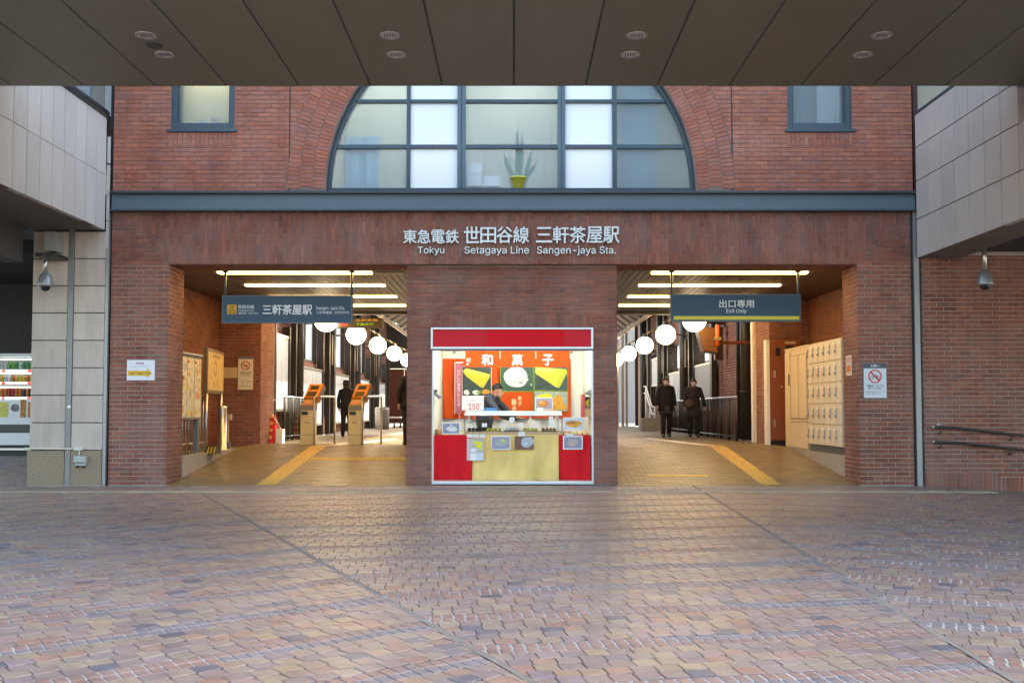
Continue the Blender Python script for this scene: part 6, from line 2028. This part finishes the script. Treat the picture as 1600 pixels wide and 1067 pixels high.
B().box(RX(727), RX(751), YD(PRD) + .005, YD(PRD) + .1, RZ(643), RZ(641)).build('stand', GREY_P, pg)
tag(B().box(AX(756, 640, PRD), AX(776, 640, PRD), CY_ + .66, CY_ + .85, AZ(642, PRD), AZ(637, PRD)).build('blue_tray', mat('blue_plastic', (.05, .20, .48), .4)), 'bright blue plastic tray beside the price sign', 'tray')
# wrapped sweets laid out beside the glass case
PACKS = [(884, 0, 'orange', ORG_F), (890, 1, 'brown', BROWN_F), (898, 0, 'yellow', YEL_C), (906, 1, 'pale', WHITE_M), (913, 0, 'dark orange', ORG_F), (683, 1, 'pale green', YGR_C), (722, 0, 'bright yellow', YEL_C)]
for i, (px, k, colr, mt) in enumerate(PACKS):
    x = cx(px, CD + .12 + .14 * k)
    y = CY_ + .12 + .14 * k
    w = thing('wrapped_cake', f'small wrapped {colr} cake ' + ('just left of the fried pastry photo', 'behind the fried pastry photo', 'in front beside the fried pastry photo', 'at the back near the right wall shelf', 'at the far right end of the shop counter', 'by the wooden bowl on the left', 'touching the left end of the glass case')[i], 'cake', (x, y, ztop), 'wrapped cakes beside the glass case')
    B().loft([(x, y, ztop + .001, .05, .035), (x, y, ztop + .02, .056, .04), (x, y, ztop + .045, .045, .032), (x, y, ztop + .052, .02, .015)], 14).build('cake', mt, w, True)
    B().slab(front(y - .045), x - .025, x + .025, ztop + .005, ztop + .03, 0, .002).build('wrapper_label', PAPER, w)
# back work table carrying the signs
wt = thing('work_table', 'white work table behind the glass case', 'table', (0, 1.0, .05))
B().box(sx0 + .0, sx1, CY_ + .60, CY_ + .95, RZ(644.5) - .03, RZ(644.5)).build('top', WHITE, wt)
for q in (sx0 + .05, sx1 - .05):
    B().box(q - .02, q + .02, CY_ + .65, CY_ + .69, .05, RZ(644.5) - .03).build('leg', STEEL, wt)
# left spotlight
spx, spz = at(681, 618, D0 + .5)
sp = thing('clamp_lamp', 'small grey clamp lamp on the left wall of the shop', 'lamp', (SXL + .02, .5, spz))
B().tube([(SXL, .5, AZ(610, D0 + .5)), (SXL + .05, .5, AZ(612, D0 + .5))], .03, 10).build('clamp', GREY_P, sp)
B().tube([(AX(678, 614, D0 + .5), .5, AZ(613, D0 + .5)), (AX(687.5, 620, D0 + .5), .45, AZ(621, D0 + .5))], [.022, .032], 12).build('head', mat('lamp_grey', (.30, .30, .31), .4, metal=.4), sp, True)
B().tube([(SXL + .01, .5, AZ(616, D0 + .5)), (SXL + .012, .5, AZ(625, D0 + .5)), (SXL + .03, .5, AZ(632, D0 + .5)), (SXL + .005, .5, AZ(637, D0 + .5))], .004, 6).build('cable', WHITE, sp)
# right shelf with red board and yellow box
rd = D0 + .75
XX = lambda p: AX(p, 640, rd)
ZZ = lambda p: AZ(p, rd)
rs = thing('wall_shelf', 'small wood shelf with a red upright board on the right of the shop', 'shelf', (XX(918), .75, ZZ(652)))
B().box(XX(909.5), XX(913.5), .62, 1.1, ZZ(652), ZZ(616)).build('red_board', mat('shelf_red', (.55, .10, .10), .5), rs)
B().box(XX(913.6), SXR - .002, .62, 1.1, ZZ(651), ZZ(639)).build('shelf', WOOD, rs)
yb_ = thing('yellow_box', 'yellow and black printed box on the small wood shelf', 'box', (XX(920), .85, ZZ(639)))
B().box(XX(914), SXR - .01, .7, 1.0, ZZ(638.8), ZZ(620)).build('carton', BLACK, yb_)
F = front(.699)
B().prism(F, [(XX(914.5), ZZ(633)), (SXR - .02, ZZ(636)), (SXR - .02, ZZ(622)), (XX(914.5), ZZ(627))], 0, .004).build('print', YEL_C, yb_)
for q in (916, 921): B().slab(F, XX(q), XX(q + 3), ZZ(638), ZZ(636), .0, .004).build('print_block', PAPER, yb_)
dl = thing('desk_lamp', 'grey hooded lamp leaning over the yellow box', 'lamp', (XX(921), .66, ZZ(620)))
B().lathe((XX(918), .64, ZZ(617)), [(.012, .12), (.02, .10), (.055, .0), (.05, 0)], 16, (.5, 0, 1)).build('hood', mat('lamp_grey', (.3, .3, .3)), dl, True)
B().tube([(XX(924), .64, ZZ(608)), (SXR - .01, .66, ZZ(606))], .01, 8).build('arm', mat('lamp_grey', (.3, .3, .3)), dl)
for q in (709.5, 893):
    t = thing('curtain_hook', 'small dark hook on the shop ceiling %s of the noren' % ('left' if q < 800 else 'right'), 'hook', (ox(q), NY, oz(551)))
    B().box(ox(q) - .02, ox(q) + .02, NY - .02, NY + .02, oz(552.5), oz(549)).build('plate', GREY_P, t)
    B().box(ox(q) - .008, ox(q) + .008, NY - .01, NY + .01, oz(549), zi - .04).build('stem', GREY_P, t)
# basket on the counter left
tag(B().lathe((cx(685), CY_ + .2, ztop), [(.001, 0), (.06, 0), (.085, .09), (.08, .09), (.055, .01)], 16).build('basket', WOOD, None, True), 'small wooden bowl at the left end of the shop counter', 'bowl')


# ================================================================== PEOPLE
def skin(chains):
    """Grow one mesh from several joint chains: [(verts, edges, radii, root)]."""
    out = MB()
    for V, E, Rr, root in chains:
        me = bpy.data.meshes.new('joints')
        me.from_pydata(V, E, [])
        ob = bpy.data.objects.new('joints', me)
        TMP.collection.objects.link(ob)
        md = ob.modifiers.new('skin', 'SKIN')
        sd = ob.modifiers.new('sub', 'SUBSURF'); sd.levels = 2
        for i, v in enumerate(me.skin_vertices[0].data):
            r = Rr[i]
            v.radius = r if isinstance(r, tuple) else (r, r)
            v.use_root = (i == root)
        TMP.view_layers[0].update()
        ev = ob.evaluated_get(TMP.view_layers[0].depsgraph)
        m2 = ev.to_mesh()
        out.add([tuple(v.co) for v in m2.vertices], [tuple(p.vertices) for p in m2.polygons])
        ev.to_mesh_clear()
        bpy.data.objects.remove(ob); bpy.data.meshes.remove(me)
    return out


def person(label, loc, yaw, h=1.6, J=None, coat=CLOTH_K, coat_hem=.78, coat_w=.20, legs=CLOTH_K, mask=False, hat=False, hair_long=False, bag=False, skirt=None, collar=None, hood=False, lean=0.):
    s = h / 1.6
    j = dict(pel=(0, 0, .86), wai=(0, 0, 1.0), che=(0, 0, 1.2), nb=(0, .01, 1.33), nk=(0, 0, 1.375), hd=(0, -.012, 1.475), ht=(0, -.005, 1.535),
             hipL=(-.085, 0, .83), knL=(-.095, -.02, .45), anL=(-.10, .02, .08), toL=(-.115, -.12, .035),
             hipR=(.085, 0, .83), knR=(.095, -.02, .45), anR=(.10, .02, .08), toR=(.115, -.12, .035),
             shL=(-.165, .01, 1.29), elL=(-.225, .03, 1.05), wrL=(-.235, -.03, .83), haL=(-.235, -.05, .76),
             shR=(.165, .01, 1.29), elR=(.225, .03, 1.05), wrR=(.235, -.03, .83), haR=(.235, -.05, .76))
    if J: j.update(J)
    if lean:      # bend forward at the waist
        q = Matrix.Rotation(lean, 3, 'X')
        piv = Vector(j['wai'])
        for k in ('che', 'nb', 'nk', 'hd', 'ht', 'shL', 'shR', 'elL', 'elR', 'wrL', 'wrR', 'haL', 'haR'):
            if not (J and k in J and k[:2] in ('el', 'wr', 'ha')): j[k] = tuple(piv + q @ (Vector(j[k]) - piv))
    root = thing('person', label, 'person', loc)
    M = Matrix.Rotation(yaw, 3, 'Z')
    base = Vector(loc)

    def put(mb_, name, mt, smooth=True):
        me = bpy.data.meshes.new(name)
        me.from_pydata([tuple(M @ (v * s)) for v in mb_.v], [], mb_.f)
        if smooth: me.shade_smooth()
        me.materials.append(mt)
        o = bpy.data.objects.new(name, me); COL.objects.link(o); o.parent = root
        return o
    names = ['pel', 'wai', 'che', 'nb', 'nk', 'hd', 'ht', 'hipL', 'knL', 'anL', 'toL', 'hipR', 'knR', 'anR', 'toR', 'shL', 'elL', 'wrL', 'haL', 'shR', 'elR', 'wrR', 'haR']
    ix = {n: i for i, n in enumerate(names)}
    E = [('pel', 'wai'), ('wai', 'che'), ('che', 'nb'), ('nb', 'nk'), ('nk', 'hd'), ('hd', 'ht')]
    for q in 'LR': E += [('pel', 'hip' + q), ('hip' + q, 'kn' + q), ('kn' + q, 'an' + q), ('an' + q, 'to' + q), ('nb', 'sh' + q), ('sh' + q, 'el' + q), ('el' + q, 'wr' + q), ('wr' + q, 'ha' + q)]
    rad = dict(pel=.11, wai=.10, che=.10, nb=.05, nk=.046, hd=.088, ht=.07, hip=.08, kn=.05, an=.036, to=.03, sh=.042, el=.038, wr=.026, ha=.03)
    rr_ = [rad.get(n, rad.get(n[:-1])) for n in names]
    chains = [([Vector(j[n]) for n in names], [(ix[a], ix[b]) for a, b in E], rr_, 0)]
    for q, sg in (('L', 1), ('R', -1)):     # fingers
        w, hnd = Vector(j['wr' + q]), Vector(j['ha' + q])
        d = (hnd - w).normalized()
        side = Vector((0, 1, 0)) - d * d.y
        side = side.normalized() if side.length > .1 else Vector((1, 0, 0))
        for k, (o_, ln) in enumerate(((-.024, .060), (-.008, .072), (.008, .068), (.024, .052))):
            a = hnd + side * o_ - d * .01
            b = a + d * ln * .55; c = b + (d * .8 + Vector((-sg * .0, -.5, 0)) * .4).normalized() * ln * .5
            chains.append(([a, b, c], [(0, 1), (1, 2)], [.0095, .0088, .0075], 0))
        a = w + d * .025 + side * -.02
        chains.append(([a, a - side * .03 + d * .03, a - side * .034 + d * .06], [(0, 1), (1, 2)], [.011, .010, .008], 0))
    body = skin(chains)
    hd, nk = Vector(j['hd']), Vector(j['nk'])
    fwd = Vector((0, -math.cos(lean * .8), -math.sin(lean * .8))) if lean else Vector((0, -1, 0))
    upv = Vector((0, fwd.z * -1 if False else math.sin(lean * .8) * -1, math.cos(lean * .8))) if lean else Vector((0, 0, 1))
    rt = Vector((1, 0, 0))
    body.ball(hd + fwd * .05 - upv * .045, .058, .05, .055, 14, 8)        # jaw
    body.tube([hd + fwd * .088 + upv * .02, hd + fwd * .104 - upv * .012, hd + fwd * .09 - upv * .022], [.009, .015, .008], 8)   # nose
    for sg in (-1, 1): body.ball(hd + rt * sg * .088 + fwd * .0, .012, .02, .03, 8, 6)     # ears
    put(body, 'body', SKIN)
    eyes = B()
    for sg in (-1, 1): eyes.ball(hd + rt * sg * .032 + fwd * .084 + upv * .012, .011, .008, .006, 8, 6)
    put(eyes, 'eyes', BLACK)
    mo = B(); mo.ball(hd + fwd * .094 - upv * .05, .024, .008, .006, 8, 6)
    put(mo, 'mouth', mat('lips', (.35, .13, .11), .5))
    # hair: shell over the top and back of the head
    hr = B()
    hc = hd + upv * .022 - fwd * .018
    nq, mq = 20, 12
    P, idx = [], {}
    for b_ in range(mq + 1):
        th = math.pi * .62 * b_ / mq
        for a_ in range(nq):
            ph = 2 * math.pi * a_ / nq
            bk = .5 + .5 * math.sin(ph)
            bk = bk * bk * (3 - 2 * bk)
            th = math.pi * .62 * b_ / mq * (.40 + .60 * min(1., bk * 1.7))
            dv = rt * math.sin(th) * math.cos(ph) - fwd * math.sin(th) * math.sin(ph) * 1.0 + upv * math.cos(th)
            frontness = dv.dot(fwd)
            rr2 = (.088 + .012 * bk) + .003 * math.sin(ph * 7 + th * 5)
            P.append(hc + Vector((dv.x * rr2 * .98, dv.y * rr2 * 1.08, dv.z * rr2)))
    hr.add(P, [(b_ * nq + a_, b_ * nq + (a_ + 1) % nq, (b_ + 1) * nq + (a_ + 1) % nq, (b_ + 1) * nq + a_) for b_ in range(mq) for a_ in range(nq)])
    if hair_long: hr.loft([(0, .05, 1.30, .06, .03), (0, .045, 1.40, .09, .06), (0, .02, 1.50, .098, .085)])
    put(hr, 'hair', HAIR)
    if mask:
        mk = B(); mk.ball(hd + fwd * .072 - upv * .034, .066, .045, .050, 14, 10)
        put(mk, 'mask', mat('mask_white', (.70, .68, .64), .8))
    if hat:
        ht_ = B(); ht_.lathe(hd + upv * .045, [(.15, -.02), (.135, .0), (.108, .01), (.104, .07), (.08, .10), (.001, .105)], 20)
        put(ht_, 'hat', coat)
    # coat body
    ct_ = B()
    pel, wai, che, nb = (Vector(j[k]) for k in ('pel', 'wai', 'che', 'nb'))
    rings = [(pel.x, pel.y, coat_hem, coat_w, .145), (pel.x, pel.y, coat_hem + .12, coat_w * .98, .14)] if coat_hem < .9 else []
    seq = [(wai, .165, .122), (wai.lerp(che, .5), .175, .128), (che, .185, .13), (che.lerp(nb, .6), .175, .115), (nb + Vector((0, 0, .0)), .115, .09), (nk.lerp(nb, .2), .066, .064)]
    for p, a, b in seq: rings.append((p.x, p.y, p.z, a, b))
    rings.sort(key=lambda r: r[2]) if not lean else None
    ct_.loft(rings, 20)
    for q in 'LR':
        a, b, c = (Vector(j[k + q]) for k in ('sh', 'el', 'wr'))
        ct_.tube([a + (b - a) * -.12, a.lerp(b, .3), b, b.lerp(c, .5), c], [.068, .066, .056, .053, .048], 12)
        ct_.ball(a, .072, .07, .07, 12, 8)
    for q in 'LR':
        ct_.tube([nb + Vector((0, 0, .012)), nb.lerp(Vector(j['sh' + q]), .5) + Vector((0, 0, .006)), Vector(j['sh' + q])], [.062, .070, .070], 12)
    put(ct_, 'coat', coat)
    if hood:
        hb = B(); hb.tube([(-.17, -.02, 1.30), (-.10, .09, 1.345), (0, .115, 1.36), (.10, .09, 1.345), (.17, -.02, 1.30)], [.03, .05, .055, .05, .03], 10)
        put(hb, 'hood', CLOTH_N)
    if collar is not None:
        cb_ = B(); cb_.tube([nk.lerp(nb, .55), nk], [.066, .056], 14)
        put(cb_, 'collar', collar)
    lg = B()
    for q in 'LR':
        a, b, c = (Vector(j[k + q]) for k in ('hip', 'kn', 'an'))
        lg.tube([a + Vector((0, 0, .07)), a.lerp(b, .35), b, b.lerp(c, .45), c + Vector((0, 0, -.01))], [.098, .092, .068, .066, .058], 14)
    lg.ball(Vector(j['pel']) + Vector((0, 0, -.02)), .15, .115, .12, 14, 8)
    put(lg, 'trousers', legs)
    if skirt is not None:
        sk = B(); sk.loft([(pel.x, pel.y, skirt, .19, .15), (pel.x, pel.y, .80, .185, .145), (pel.x, pel.y, .9, .16, .125)], 20)
        put(sk, 'skirt', CHECK)
    for q in 'LR':
        a, b = Vector(j['an' + q]), Vector(j['to' + q])
        shb = B(); shb.tube([a + Vector((0, .045, -.035)), a + Vector((0, .0, -.03)), a.lerp(b, .6) + Vector((0, 0, -.012)), b + Vector((0, -.02, -.004))], [.036, .046, .043, .026], 12)
        put(shb, 'shoe', BLACK)
    if bag:
        bg_ = B(); bg_.loft([(-.13, -.17, .80, .10, .05), (-.13, -.175, .86, .14, .065), (-.125, -.17, .98, .125, .055), (-.12, -.165, 1.02, .09, .03)], 16)
        put(bg_, 'bag', BAG)
        sb_ = B(); sb_.tube([(-.16, -.15, 1.0), (-.06, -.155, 1.14), (.06, -.125, 1.26), (.12, -.02, 1.345), (.08, .10, 1.26)], .013, 6)
        put(sb_, 'bag_strap', BAG)
    return root


d = 26.2
person('person walking in an open black coat and checked hem, white mask', (AX(1041, 680, d), YD(d), HF), RD(4), 1.59,
       dict(knL=(-.09, -.06, .46), anL=(-.09, -.05, .08), toL=(-.10, -.19, .035), knR=(.09, .0, .45), anR=(.095, .10, .09), toR=(.105, -.03, .035), haR=(.25, -.02, .76), haL=(-.26, -.10, .77)), coat_hem=.70, coat_w=.225, mask=True, skirt=.62, hood=True)
person('person walking in a dark coat with a brown shoulder bag, pale mask', (AX(1084, 680, d), YD(d), HF), RD(-3), 1.55,
       dict(knL=(-.09, .02, .45), anL=(-.09, .08, .09), toL=(-.10, -.05, .035), knR=(.09, -.05, .46), anR=(.10, -.04, .08), toR=(.11, -.18, .035), elR=(.26, .04, 1.05), wrR=(.31, -.01, .83), haR=(.325, -.03, .76)), coat=CLOTH_N, coat_hem=.52, coat_w=.21, mask=True, bag=True, collar=mat('grey_scarf', (.10, .10, .10), .9))
d = 26.6
person('person in black seen from behind with a brimmed hat, at the second ticket reader', (AX(541, 680, d), YD(d), HF), RD(172), 1.50, dict(knL=(-.08, -.05, .45), anL=(-.08, -.05, .08)), hat=True, hair_long=True, collar=CLOTH_K, coat_hem=.80)
d = 20.6
person('person in a black coat half hidden by the left edge of the kiosk', (AX(642, 680, d), YD(d), HF), RD(200), 1.66, dict(elR=(.25, .06, 1.05), wrR=(.22, -.06, .84), elL=(-.25, .06, 1.05)), coat_hem=.72, coat_w=.22)
# shopkeeper leaning over the work table, head turned to the right
skd = D0 + 1.85
skx = AX(757, 640, skd)
person('shopkeeper in a dark jacket bending over behind the glass case', (skx, YD(skd), .05), RD(68), 1.66,
       dict(elL=(-.24, -.38, 1.02), wrL=(-.15, -.52, .95), haL=(-.14, -.60, .95), elR=(.24, -.36, 1.02), wrR=(.15, -.52, .95), haR=(.14, -.60, .95)), coat=mat('navy_jacket', (.035, .042, .06), .8), coat_hem=.84, coat_w=.17, collar=PAPER, lean=RD(30))

bpy.data.scenes.remove(TMP)
print('objects', len(bpy.data.objects))
